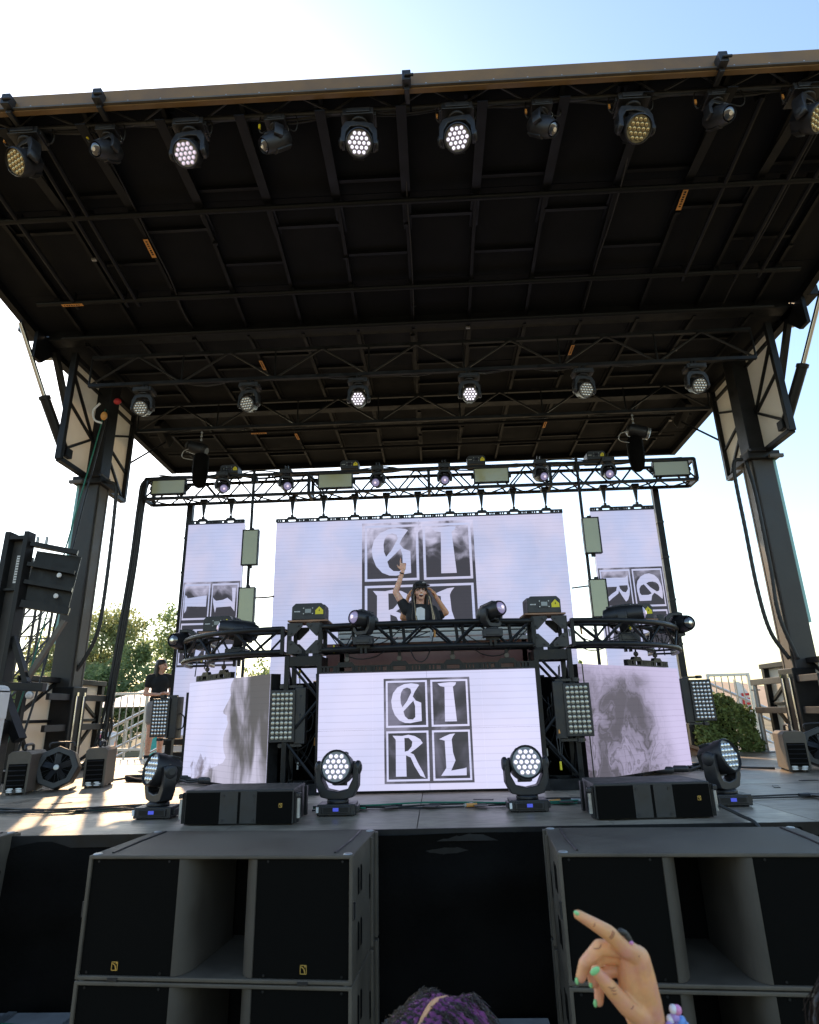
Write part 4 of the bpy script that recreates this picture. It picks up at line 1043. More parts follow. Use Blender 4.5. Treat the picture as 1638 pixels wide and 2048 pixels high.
# ------------------------------------------------------------------ hazers and fans
def hazer(label, loc, rotz):
    t = thing('haze_machine', label, 'haze machine', loc, (0, 0, rotz), 'haze machines at the sides of the deck')
    w, d, h = .215, .42, .40
    MB().prism([(-w/2, .02), (w/2, .02), (w/2, h-.03), (w/2-.03, h), (-w/2+.03, h), (-w/2, h-.03)], (0, d/2, 0), (1, 0, 0), (0, 0, 1), d).build('case', sub_mat, t, bevel=.005)
    MB().box((0, -d/2-.001, .17), (w-.045, .012, .23)).build('vent_recess', grille, t)
    for k in range(5): MB().box((0, -d/2-.008, .09+.045*k), (w-.06, .014, .006), Matrix.Rotation(R(30), 3, 'X')).build('louver', plastic, t)
    MB().box((0, -d/2-.003, .04), (w-.03, .006, .035)).build('lower_lip', dark_plastic, t)
    for s in (-1, 1):
        b = MB()
        for k in range(3): b.ell((s*.04+random.uniform(-.01, .01), -d/2-.007, .03+.014*k), .03, .002, .006, 8, 4)
        b.build('white_mark', white_mat, t)
    MB().path(smooth_path([(0, -.10, h), (0, -.09, h+.05), (0, 0, h+.06), (0, .09, h+.05), (0, .1, h)], 3), .014, 6).build('handle', plastic, t, smooth='all')
    for i in (-1, 1):
        for j in (-1, 1): MB().lathe([(.018, 0), (.018, .022)], (i*(w/2-.03), j*(d/2-.05), 0), (0, 0, 1), 8).build('foot', plastic, t)
    return t
hazer('haze machine at the far left beside the fan', (-4.22, 6.62, DZ), R(12))
hazer('haze machine right of the left fan', (-3.70, 7.10, DZ), R(14))
hazer('haze machine at the right edge of the deck', (3.78, 7.22, DZ), R(-14))
def fan(label, loc, rotz, tilt):
    t = thing('drum_fan', label, 'fan', loc, (0, 0, rotz), 'drum fans beside the haze machines')
    rm = Matrix.Rotation(-tilt, 3, 'X'); c = Vector((0, 0, .215)); ax = rm @ Vector((0, 1, 0))
    MB().lathe([(.150, -.09), (.205, -.09), (.21, -.07), (.21, .10), (.17, .13), (.16, .13)], c, ax, 8, c0=False).build('shroud', dark_plastic, t, bevel=.006)
    MB().lathe([(.148, -.06), (.001, -.058)], c, ax, 24).build('inner_dark', grille, t)
    b = MB()
    u = rm @ Vector((0, 0, 1)); v = Vector((1, 0, 0))
    for k in range(20):
        a = 2*math.pi*k/20; b.tube(c-ax*.088+(u*math.cos(a)+v*math.sin(a))*.03, c-ax*.088+(u*math.cos(a)+v*math.sin(a))*.15, .0018, n=4)
    b.build('guard_wires', plastic, t)
    for k in range(5):
        a = 2*math.pi*k/5; d = u*math.cos(a)+v*math.sin(a); e = d.cross(ax)
        MB().bar(c-ax*.07+d*.03, c-ax*.07+d*.135, .06, .006, ax+e*.5).build('blade', plastic, t)
    MB().lathe([(.03, -.09), (.025, -.1), (.001, -.102)], c, ax, 12).build('hub', steel, t)
    for s in (-1, 1): MB().tube((s*.16, -.12, .012), (s*.16, .14, .012), .012).build('foot_rail', plastic, t)
    MB().path(smooth_path([(-.12, .05, .41), (-.1, .05, .46), (.1, .05, .46), (.12, .05, .41)], 3), .01, 6).build('handle', plastic, t, smooth='all')
fan('round drum fan between the two left haze machines', (-3.98, 6.78, DZ), R(18), R(8))
fan('round drum fan cut by the right edge of the photo', (4.12, 7.25, DZ), R(-22), R(8))

# ------------------------------------------------------------------ chain hoists
def hoist(label, x, y, s):
    t = thing('chain_hoist', label, 'chain hoist', (x, y, 5.62), group='chain hoists holding the rear truss')
    b = MB()
    for k in range(7): b.lathe([(.016, -.006), (.022, 0), (.016, .006)], (0, 0, .66+.035*k), (1, 0, 0) if k % 2 else (0, 1, 0), 8)
    b.build('chain', steel, t); 
    MB().lathe([(.03, -.02), (.045, 0), (.03, .02)], (0, 0, .86), (0, 1, 0), 10).build('hook', black_metal, t, smooth=True)
    c = Vector((s*.05, 0, .50)); ax = Vector((-s*.92, -.1, -.35*1)) if s < 0 else Vector((-.94, .1, .32))
    MB().lathe([(.06, -.16), (.105, -.13), (.11, -.05), (.115, .06), (.105, .14), (.06, .18)], c, ax, 18).build('motor_body', plastic, t, smooth=True)
    MB().lathe([(.10, -.15), (.10, -.19), (.07, -.2)], c, ax, 18).build('end_cap', steel if s > 0 else dark_plastic, t, smooth=True)
    b = MB(); vs = []
    prof = [(.09, .40), (.13, .36), (.135, .1), (.12, -.05), (.10, -.16), (.05, -.2)]
    MB().lathe(prof, (s*-.02, .02, 0), (0, 0, 1), 10).build('chain_bag', cloth_black, t, smooth='all')
    MB().path(smooth_path([(-.05, -.05, .5), (-.25, -.06, .45), (-.28, -.05, .33), (-.1, -.04, .28)], 4), .008, 5).build('control_cable', steel, t, smooth='all')
hoist('chain hoist with black chain bag above the left end of the rear truss', -3.88, 9.5, -1)
hoist('chain hoist with pale end cap above the right end of the rear truss', 3.46, 9.5, 1)

# ------------------------------------------------------------------ cables
def cable(name, label, pts, r, m=cable_mat, n=6, seg=6, group=None, ribbed=False):
    P = smooth_path(pts, seg)
    rr = [r*(1+.12*(i % 2)) for i in range(len(P))] if ribbed else r
    o = MB().path(P, rr, n).build(name, m, smooth='all'); tag(o, label, 'cable', group); return o
cable('mast_hose', 'ribbed black hose hanging from the left mast in front of the trees', [(-5.02, 8.75, 5.28), (-4.86, 8.75, 5.2), (-4.83, 8.75, 4.9), (-4.84, 8.8, 4.2), (-4.84, 8.8, 3.4), (-4.87, 8.8, 2.95), (-5.0, 8.8, 2.6), (-5.15, 8.8, 2.36)], .026, n=8, seg=14, ribbed=True)
cable('mast_hose', 'inner ribbed black hose hanging from the right mast', [(4.72, 8.75, 5.25), (4.60, 8.75, 5.22), (4.56, 8.75, 4.95), (4.56, 8.75, 4.2), (4.56, 8.75, 3.3), (4.62, 8.75, 2.7), (4.80, 8.75, 2.32)], .026, n=8, seg=14, ribbed=True)
cable('mast_hose', 'outer ribbed black hose hanging along the right mast', [(4.74, 8.7, 5.2), (4.74, 8.62, 4.6), (4.72, 8.6, 3.6), (4.70, 8.6, 2.9), (4.84, 8.62, 2.3)], .026, n=8, seg=14, ribbed=True)
random.seed(5)
dp = thing('cable_drop', 'thick bundle of black cables falling from the left end of the rear truss', 'cable', (0, 0, 0))
for k in range(9):
    ox, oy = random.uniform(-.05, .05), random.uniform(-.05, .05); fan_ = random.uniform(-.5, .35)
    pts = [(-4.45+.1*ox, 9.6, 5.66), (-4.80+ox, 9.62+oy, 5.6), (-4.87+ox, 9.65+oy, 5.2), (-4.90+ox, 9.68+oy, 4.2), (-4.97+ox, 9.7+oy, 3.0), (-5.03+ox, 9.7+oy, 2.0), (-5.06+ox*1.5, 9.7+oy*2, 1.5), (-5.05+fan_*.6, 9.6-abs(fan_)*.5, 1.13), (-5.0+fan_*1.5, 9.35-abs(fan_), 1.085)]
    MB().path(smooth_path(pts, 5), random.uniform(.010, .017), 5).build('cable_strand', cable_mat, dp, smooth='all')
for k in range(6):
    c = (-5.25+random.uniform(-.5, .45), 9.25+random.uniform(-.25, .2)); a0 = random.uniform(0, 6)
    pts = [(c[0]+(.25+.1*random.random())*math.cos(a0+i*.7), c[1]+.16*math.sin(a0+i*.7), 1.085+.012*k) for i in range(10)]
    MB().path(smooth_path(pts, 4), .011, 5).build('coil', cable_mat, dp, smooth='all')
def floor_run(label, x0, x1, y, n, m_list, amp=.05, cones=0):
    t = thing('cable_run', label, 'cable', (0, 0, DZ))
    for k in range(n):
        pts = []; ph = random.uniform(0, 6); yy = y+random.uniform(-amp, amp)*.6
        m = int(abs(x1-x0)/.22)+2
        for i in range(m+1):
            pts.append((x0+(x1-x0)*i/m, yy+amp*math.sin(i*.8+ph)+random.uniform(-.012, .012), .012+.010*k % .03))
        MB().path(smooth_path(pts, 4), .0065, 5).build('cable_strand', m_list[k % len(m_list)], t, smooth='all')
    for k in range(cones):
        x = x0+(x1-x0)*random.random(); MB().tube((x, y+random.uniform(-amp, amp), .02), (x+.08, y+random.uniform(-amp, amp), .02), .014).build('connector', (orange, steel, black_metal)[k % 3], t)
    for k in range(3):
        x = x0+(x1-x0)*(.2+.3*k); MB().box((x, y, .022), (.10, .22, .004), Matrix.Rotation(random.uniform(-.5, .5), 3, 'Z')).build('tape_strip', dark_plastic, t)
    return t
floor_run('tangle of cables and yellow connectors on the left front of the deck', -5.2, -2.25, 5.2, 7, [cable_mat, cable_mat, cable_mat, green_cable, cable_mat, cable_mat, cable_mat], .10, 12)
floor_run('cables running between the left fill speaker and the lit wash light', -.95, -.55, 4.98, 3, [cable_mat, green_cable], .03, 1)
floor_run('cables taped along the deck below the centre front screen', -.62, .52, 5.05, 4, [cable_mat, cable_mat, green_cable, cable_mat], .05, 4)
floor_run('cables running from the right lit wash light to the fill speaker', .72, 1.9, 5.15, 4, [cable_mat, green_cable], .05, 2)
floor_run('single cable along the deck right of the rightmost wash light', 2.2, 5.4, 5.2, 2, [cable_mat, cable_mat], .03, 3)
for nm, x0, x1, y0 in (('left', -3.6, -1.5, 6.6), ('right', 1.4, 3.3, 6.7)):
    t = thing('cable_pile', f'pile of cables under the {nm} front screen', 'cable', (0, 0, DZ))
    for k in range(8):
        pts = []; s = random.uniform(-.1, .1)
        for i in range(10):
            u = i/9; x = x0+(x1-x0)*u
            yb = (y0+ (1.0*(1-u) if nm == 'left' else 1.0*u))
            pts.append((x, yb+s+random.uniform(-.07, .07), .014+random.uniform(0, .05)))
        MB().path(smooth_path(pts, 4), random.uniform(.008, .014), 5).build('cable_strand', [cable_mat, cable_mat, green_cable][k % 3 if k > 5 else 0], t, smooth='all')
    for k in range(4):
        u = random.uniform(.4, .95) if nm == 'left' else random.uniform(.05, .6)
        x = x0+(x1-x0)*u; yb = y0+(1.0*(1-u) if nm == 'left' else 1.0*u)-.12
        MB().cap((x, yb, .05), (x+.14, yb-.03, .05), .035).build('plug_box', plastic, t, smooth=True)
for x, y, lab, a in ((-3.45, 7.55, 'black inline power box on the deck behind the left haze machine', .1), (3.05, 7.45, 'black inline power box on the deck left of the right haze machine', -.1)):
    t = thing('power_box', lab, 'power box', (x, y, DZ), (0, 0, a)); MB().box((0, 0, .04), (.3, .09, .075)).build('box', plastic, t, bevel=.012)
    for s in (-1, 1): MB().path(smooth_path([(s*.14, 0, .04), (s*.3, .03, .02), (s*.6, -.02, .012)], 4), .012, 6).build('lead', cable_mat, t, smooth='all')
MB_ = MB().path(smooth_path([(1.78, 4.45, 1.15), (1.86, 4.30, 1.10), (1.9, 4.17, 1.06), (1.92, 4.13, .9), (1.9, 4.12, .6)], 5), .011, 6).build('speaker_lead', dark_plastic, smooth='all')
tag(MB_, 'grey speaker lead dropping over the deck edge from the right fill speaker', 'cable')
for k in range(6):
    pts = [(-3.6+i*.3, 3.75+.04*math.sin(i+k)+.02*k, .205+.008*(k % 3)) for i in range(8)]
    if k == 0: gc = thing('green_cables', 'green cables lying on the grey ramp left of the left stack', 'cable', (0, 0, 0))
    MB().path(smooth_path(pts, 4), .010, 5).build('cable_strand', green_cable, gc, smooth='all')
cable('mast_rope', 'thin green rope running down beside the left mast', [(-5.05, 8.5, 6.4), (-5.1, 8.2, 4.5), (-5.1, 7.8, 2.5), (-5.05, 7.4, 1.2)], .010, green_cable)
cable('mast_rope', 'thin black rope running down beside the left mast', [(-5.03, 8.55, 6.4), (-5.05, 8.25, 4.5), (-5.0, 7.9, 2.5), (-4.95, 7.5, 1.2)], .013, cable_mat)
cable('side_cable', 'thin cable strung from the large screen to the right strobe panels', [(2.2, 9.72, 3.56), (2.3, 9.6, 3.55), (2.45, 9.45, 3.54)], .012, cable_mat)
cable('side_cable', 'thin slanting bar from the left strobe panels to the large screen', [(-2.75, 9.4, 3.50), (-2.65, 9.6, 3.54), (-2.55, 9.7, 3.57)], .014, cable_mat)
red_kit = thing('rescue_sling', 'small red and white sling clipped near the top of the left mast', 'sling', (-4.78, 8.4, 6.40))
MB().path(smooth_path([(-.25, -.1, 0), (-.34, -.1, -.12), (-.3, -.1, -.28), (-.18, -.1, -.34)], 4), .016, 6).build('strap', white_mat, red_kit, smooth='all')
MB().ell((.02, -.1, .02), .06, .04, .05).build('red_pouch', red_mat, red_kit, smooth='all'); MB().ell((-.16, -.1, -.22), .05, .04, .07).build('orange_pouch', orange, red_kit, smooth='all')

# ------------------------------------------------------------------ left side: trailer neck, white cabinet, lattice mast
tn = thing('trailer_neck', 'black steel trailer neck standing behind the deck at far left', 'trailer', (-5.2, 7.5, 0))
for x, w_ in ((-.27, .07), (-.02, .06)): MB().box((x, 0, 2.75), (w_, .16, 2.7)).build('upright', black_metal, tn, bevel=.006)
MB().box((-.145, .04, 2.75), (.19, .02, 2.6)).build('web_plate', mast_mat, tn)
MB().box((-.145, 0, 4.02), (.2, .15, .05)).box((-.145, -.01, 3.35), (.2, .05, .03)).build('web_rib', black_metal, tn)
o = MB().box((-.13, .027, 3.62), (.06, .004, .36)).build('notice_plate', white_mat, tn)
b = MB()
for k in range(10): b.box((-.13, .023, 3.47+.034*k), (.045, .004, .010))
b.build('lettering', mast_mat, o)
MB().box((-.305, -.02, 3.9), (.008, .1, .14)).box((-.305, -.02, 3.5), (.008, .1, .2)).build('red_reflector', red_mat, tn)
MB().box((-.305, -.02, 3.7), (.008, .1, .18)).build('white_reflector', white_mat, tn)
for z, h in ((3.92, .06), (3.65, .05), (3.42, .05), (3.14, .09)): MB().bar((.0, .02, z+.03), (.5, .25, z-.05), .10, h).build('neck_rail', black_metal, tn)
MB().bar((.0, .1, 3.52), (.48, .32, 3.47), .03, .72).build('neck_side', black_metal, tn)
for z in (3.28, 3.55): MB().tube((.36, .13, z), (.365, .15, z), .03, n=12).build('white_disc', white_mat, tn)  # solid white discs where the neck has holes
for x in (.06, .18): MB().tube((x, .05, 3.95), (x, .05, 4.05), .018).build('bolt', steel, tn)
MB().bar((0, 0, 2.75), (.26, .0, 2.2), .08, .06).build('brace', black_metal, tn); MB().bar((.55, .1, 2.95), (.2, .05, 2.2), .08, .05).build('brace', mast_side, tn)
MB().bar((-.35, -.05, 2.18), (.5, -.02, 2.14), .10, .10).build('cross_beam', black_metal, tn, bevel=.006)
MB().bar((.0, -.05, 2.1), (.35, -.1, 1.55), .12, .10).build('brace', black_metal, tn)
MB().box((.05, -.2, 1.4), (.35, .2, .75)).build('lower_box', black_metal, tn, bevel=.02)
MB().lathe([(.045, 0), (.045, .03), (.02, .035)], (.38, -.08, 2.05), (0, -1, 0), 12).build('roller', steel, tn)
MB().box((-.1, .35, .5), (.5, .5, 1.4)).build('jack_leg', black_metal, tn)
wc = thing('white_cabinet', 'white rounded cabinet with red triangle mark at the left edge', 'cabinet', (-5.02, 6.9, DZ))
pts = [(-.35, 0), (.20, 0), (.20, .30)]+[(.12+.08*math.cos(a), .22+.08*math.sin(a)+.06) for a in (0, .5, 1., 1.57)]+[(-.35, .36)]
MB().prism(pts, (0, .15, .72), (1, 0, 0), (0, 0, 1), .3).build('top_hood', white_mat, wc, bevel=.01)
MB().box((-.08, 0, .36), (.5, .28, .72)).build('dark_body', plastic, wc); MB().box((.17, -.0, .36), (.035, .3, .72)).build('white_post', white_mat, wc)
MB().prism([(-.02, 0), (.08, 0), (.03, .12)], (-.0, -.151, .90), (1, 0, 0), (0, 0, 1), .003).build('red_mark', red_mat, wc)
MB().prism([(.0, -.02), (.1, -.02), (.1, .06), (.06, .06)], (-.0, -.149, .90), (1, 0, 0), (0, 0, 1), .002).build('orange_mark', orange, wc)
lm_ = thing('lattice_mast', 'thin grey lattice mast behind the trailer neck', 'lattice mast', (-8.9, 13.5, 0))
for i in (-1, 1):
    for j in (-1, 1): MB().tube((i*.2, j*.2, 0), (i*.2, j*.2, 5.3), .03, n=6).build('leg', mast_mat, lm_)
b = MB()
for k in range(12):
    for j in (-1, 1):
        z = .44*k; b.tube((-.2, j*.2, z), (.2, j*.2, z+.44), .016, n=5); b.tube((j*.2, -.2, z), (j*.2, .2, z+.44), .016, n=5); b.tube((-.2, j*.2, z), (.2, j*.2, z), .016, n=5)
b.build('lacing', mast_mat, lm_)

# ------------------------------------------------------------------ rails, stairs, net, flag
def guard_rail(label, x0, x1, y, z0, z1, lean=0.):
    t = thing('guard_rail', label, 'railing', (x0, y, z0), group='guard rails at the back of the deck')
    w_ = x1-x0; H = z1-z0
    for x in (0, w_): MB().box((x+lean*.0, 0, H/2), (.05, .05, H)).build('post', alu, t, bevel=.005)
    for z in (H-.025, .16): MB().box((w_/2, 0, z), (w_-.05, .045, .045)).build('rail', alu, t, bevel=.005)
    for k in range(1, 6): MB().tube((w_*k/6, 0, .17), (w_*k/6, 0, H-.04), .010, n=6).build('baluster', steel, t)
guard_rail('aluminium guard rail behind the left cable drop', -6.05, -5.32, 11.6, DZ, 2.22)
guard_rail('aluminium guard rail behind the leaf net at right', 4.78, 5.48, 11.4, DZ, 2.27)
def stair(label, x0, s, y, z0):
    t = thing('stair_truss', label, 'stairs', (x0, y, 0), group='aluminium stairs at the back corners')
    for dy in (0, .9):
        for dz, r in ((1.05, .028), (.62, .022), (.2, .022)): MB().tube((0, dy, z0+dz), (s*2.4, dy, z0+dz-1.15), r, n=8).build('hand_rail', alu, t, smooth=True)
        for k in range(4): MB().tube((s*.8*k*.98, dy, z0+.1-.38*k), (s*.8*k*.98, dy, z0+1.03-.38*k), .022, n=8).build('rail_post', alu, t, smooth=True)
        MB().tube((0, dy, z0+.95), (s*.9, dy, z0-.9), .024, n=8).build('brace', alu, t, smooth=True)
    for k in range(6): MB().box((s*(.2+.36*k), .45, z0-.05-.18*k), (.3, .9, .04)).build('tread', steel, t)
stair('aluminium stairs leading down behind the left guard rail', -5.2, -1, 12.3, DZ)
stair('aluminium stairs leading down behind the right guard rail', 5.1, 1, 12.1, DZ)
for x, lab in ((5.18, 'left of the two round steel posts before the right end wall'), (5.62, 'right of the two round steel posts before the right end wall')):
    t = thing('steel_post', lab, 'post', (x-.35, 9.9, DZ), group='round steel posts'); MB().tube((0, 0, 0), (0, 0, .95), .035, n=10).build('shaft', steel, t, smooth=True)
    MB().tube((-.07, 0, .88), (.07, 0, .88), .01).build('pin', steel, t); MB().box((0, 0, .008), (.16, .16, .016)).build('foot', steel, t)
leaf_mat = mat('camouflage leaf', (.17, .22, .06), .7, 0, .6, 12)
random.seed(11)
net = thing('leaf_net', 'green leaf camouflage net draped over a crate right of the right front screen', 'leaf net', (4.32, 10.35, DZ))
b = MB()
def leaf(b, c, s, nrm=None):
    a = Vector((random.gauss(0, 1), random.gauss(0, 1), random.gauss(0, 1))).normalized(); u = a.orthogonal().normalized(); v = a.cross(u)
    ang = random.uniform(0, 6.28); u, v = u*math.cos(ang)+v*math.sin(ang), v*math.cos(ang)-u*math.sin(ang); c = Vector(c)
    b.add([c-u*s, c+v*s*.55+a*s*.15, c+u*s, c-v*s*.55+a*s*.15], [(0, 1, 2, 3)])
for k in range(5200):
    u, v = random.random(), random.random(); face_ = random.random()
    top = .86-.18*max(0, u-.62)/.38*2.2*(u > .62)+.06*math.sin(u*9)
    x = -.45+.9*u; z = top*v
    bulge = .10*math.sin(v*5+u*7)+.08*(1-v)
    if face_ < .62: p = (x*(1+.12*(1-v)), -.3-bulge+random.gauss(0, .025), z)
    elif face_ < .8: p = (x, random.uniform(-.3, .3), top+random.gauss(0, .02))
    else: p = (.45+random.gauss(0, .02)+.05*(1-v), random.uniform(-.35, .3), top*.75*v)
    leaf(b, p, random.uniform(.022, .045))
o = b.build('leaves', leaf_mat, net); o['kind'] = 'stuff'
MB().box((-.08, .05, .36), (.62, .45, .72)).build('crate_core', cloth_black, net)
wb = thing('wooden_crate', 'low brown wooden board beside the leaf net', 'board', (3.62, 9.6, DZ)); MB().box((0, 0, .12), (.5, .25, .04), Matrix.Rotation(.3, 3, 'Y')).build('board', wood, wb); MB().box((.05, .05, .05), (.3, .2, .1)).build('block', wood, wb)
fl = thing('feather_flag', 'white feather flag with red letters behind the right guard rail', 'flag', (7.45, 16, .18))
pts = [(0, -.1), (.42, -.1), (.47, .5), (.42, 1.1), (.30, 1.55), (.12, 1.83), (0, 1.85)]
b = MB(); n = len(pts); vs = []
for y in (-.006, .006): vs += [(x, y+.03*math.sin(x*9+z*3), z) for x, z in [(p[0]-.1, p[1]+.25) for p in pts]]
b.add(vs, [tuple(range(n)), tuple(range(n, 2*n))[::-1]]+[(i, n+i, n+(i+1) % n, (i+1) % n) for i in range(n)]).build('cloth', white_mat, fl)
MB().tube((-.12, 0, 0), (-.12, 0, 2.15), .015).build('pole', steel, fl)
def glyph(rects, z, s):
    b = MB()
    for x0, y0, x1, y1 in rects: b.box((-.02+(x0+x1)/2*s, -.05, z+(y0+y1)/2*s), ((x1-x0)*s, .004, (y1-y0)*s))
    b.build('letter', red_mat, fl)
Eg = [(0,0,.25,1),(.25,0,.9,.2),(.25,.4,.8,.6),(.25,.8,.9,1)]; Ag = [(0,0,.22,.8),(.68,0,.9,.8),(.1,.8,.8,1),(.22,.35,.68,.52)]; Rg = [(0,0,.25,1),(.25,.8,.85,1),(.65,.5,.9,.8),(.25,.4,.8,.55),(.6,0,.85,.4)]
for g, z in ((Eg, 1.55), (Ag, 1.22), (Eg, .89), (Rg, .56)): glyph(g, z, .27)
for x, y, lab, w_ in ((-8.5, 21, 'teal banner of a stall in the crowd behind the left rail', 2.2),):
    t = thing('stall_banner', lab, 'banner', (x, y, 0)); MB().box((0, 0, .95), (w_, .05, .95)).build('cloth', teal, t); MB().box((.1, -.03, 1.05), (1.0, .02, .5)).build('orange_print', orange, t)
    for i in (-1, 1): MB().tube((i*w_/2, 0, 0), (i*w_/2, 0, 1.5), .03).build('post', steel, t)
tt = thing('white_tent', 'white canopy tent under the trees far left', 'tent', (-14.5, 33, 0))
MB().add([(-2.5,-2.5,2.3),(2.5,-2.5,2.3),(2.5,2.5,2.3),(-2.5,2.5,2.3),(0,0,3.4)], [(0,1,4),(1,2,4),(2,3,4),(3,0,4)]).build('canopy', white_mat, tt)
for i in (-1, 1):
    for j in (-1, 1): MB().tube((i*2.4, j*2.4, 0), (i*2.4, j*2.4, 2.3), .04).build('pole', steel, tt)
wt = thing('white_step_boxes', 'low white and black boxes on the deck behind the woman', 'boxes', (-4.35, 11.6, DZ))
for k, (z, m) in enumerate(((.05, black_metal), (.16, white_mat), (.27, black_metal), (.38, white_mat))): MB().box((0, 0, z), (1.2, .35, .09)).build('layer', m, wt)
# ------------------------------------------------------------------ trees
def leafmat(name, c, c2):
    m = mat(name, c, .6, 0, .45, .6); t = m.node_tree; n = t.nodes; l = t.links
    tr = n.new('ShaderNodeBsdfTranslucent'); tr.inputs[0].default_value = (*c2, 1)
    mx = n.new('ShaderNodeMixShader'); mx.inputs[0].default_value = .5
    out = n['Material Output']; l.new(n['Principled BSDF'].outputs[0], mx.inputs[1]); l.new(tr.outputs[0], mx.inputs[2]); l.new(mx.outputs[0], out.inputs[0])
    return m
leaf_a = leafmat('tree leaf olive', (.20, .225, .11), (.46, .50, .20))  # both leaf tones lightened and greyed to carry the distance haze
leaf_b = leafmat('tree leaf green', (.155, .20, .10), (.36, .46, .18))
bark = mat('bark', (.10, .08, .06), .9, 0, .3, 5)
def tree(label, x, y, H, rad, m, n, dens=1., seed=1, low=.25, lsize=.13):
    random.seed(seed)
    t = thing('tree', label, 'tree', (x, y, 0), group='trees behind the stage')
    b = MB(); top = Vector((random.uniform(-.3, .3), random.uniform(-.3, .3), H*.86))
    trunk = smooth_path([(0, 0, 0), (.15, .1, H*.25), (-.1, 0, H*.5), top], 4)
    b.path(trunk, [.028*H*(1-.85*i/(len(trunk)-1)) for i in range(len(trunk))], 8)
    tips = []
    for k in range(int(16*dens)):
        f = random.uniform(low, .95); base = trunk[int(f*(len(trunk)-1))]
        a = random.uniform(0, 6.283); L = rad*(1.05-.55*f)*random.uniform(.6, 1.1)
        e = base+Vector((math.cos(a)*L, math.sin(a)*L, L*random.uniform(.25, .75)))
        e.z = min(e.z, H*.97)
        mid = base.lerp(e, .5)+Vector((0, 0, -.08*L))
        lp = smooth_path([base, mid, e], 3); b.path(lp, [.010*H*(1-f*.6)*(1-.8*i/(len(lp)-1)) for i in range(len(lp))], 5)
        tips += [(e, .34*rad), (mid.lerp(e, .5), .3*rad)]
        for q in range(2):
            s = mid.lerp(e, random.random()); e2 = s+Vector((random.uniform(-1, 1), random.uniform(-1, 1), random.uniform(0, .9)))*L*.45
            b.tube(s, e2, .0032*H, .001*H, 4); tips.append((e2, .25*rad))
    tips.append((top, .3*rad))
    b.build('trunk', bark, t, smooth='all')
    c = MB(); tot = sum(r for _, r in tips)
    for p, r in tips:
        sub = [p+Vector((random.gauss(0, .55), random.gauss(0, .55), random.gauss(0, .45)))*r for _ in range(5)]
        for k in range(int(n*r/tot)):
            s = random.choice(sub); q = s+Vector((random.gauss(0, .3), random.gauss(0, .3), random.gauss(0, .24)))*r
            if q.z > .4: leaf(c, q, lsize*random.uniform(.6, 1.25))
    c.build('crown', m, t)['kind'] = 'stuff'
    return t
tree('tall loose yellow-green tree behind the left cable drop', -21.6, 40, 9.4, 3.0, leaf_a, 11000, 1.3, 21, .35, .12)
tree('dense green tree touching the left rear post', -17.0, 42, 8.9, 3.0, leaf_b, 15000, 1.5, 22, .18, .14)
tree('rounded olive tree beside the left mast', -25.5, 42, 7.6, 3.2, leaf_a, 13000, 1.4, 23, .2, .14)
tree('lower dark green tree behind the woman', -18.6, 37, 6.0, 2.7, leaf_b, 9500, 1.2, 24, .12, .14)
tree('low bushy tree at the foot of the tall tree', -22.6, 36, 4.6, 2.6, leaf_b, 8000, 1.1, 25, .1, .14)
tree('small tree seen between left and centre front screens', -11.0, 40, 5.4, 2.0, leaf_b, 6000, 1., 26, .15, .13)
tree('small tree seen between the right tower and right front screen', 8.0, 40, 4.9, 1.6, leaf_b, 4500, 1., 27, .2, .12)

for m in (skin, skin_warm):
    t_ = m.node_tree; n_ = t_.nodes; l_ = t_.links; p_ = n_['Principled BSDF']
    p_.inputs['Subsurface Weight'].default_value = .22; p_.inputs['Subsurface Radius'].default_value = (.010, .004, .002); p_.inputs['Subsurface Scale'].default_value = 1.
    tc_ = n_.new('ShaderNodeTexCoord'); na = n_.new('ShaderNodeTexNoise'); na.inputs['Scale'].default_value = 38.; na.inputs['Detail'].default_value = 4; l_.new(tc_.outputs['Object'], na.inputs['Vector'])
    mr_s = n_.new('ShaderNodeMapRange'); mr_s.inputs[1].default_value = .42; mr_s.inputs[2].default_value = .68; l_.new(na.outputs[0], mr_s.inputs[0])
    mx_ = n_.new('ShaderNodeMix'); mx_.data_type = 'RGBA'; l_.new(mr_s.outputs[0], mx_.inputs[0]); l_.new(p_.inputs['Base Color'].links[0].from_socket, mx_.inputs[6]); mx_.inputs[7].default_value = (.74, .33, .23, 1); l_.new(mx_.outputs[2], p_.inputs['Base Color'])
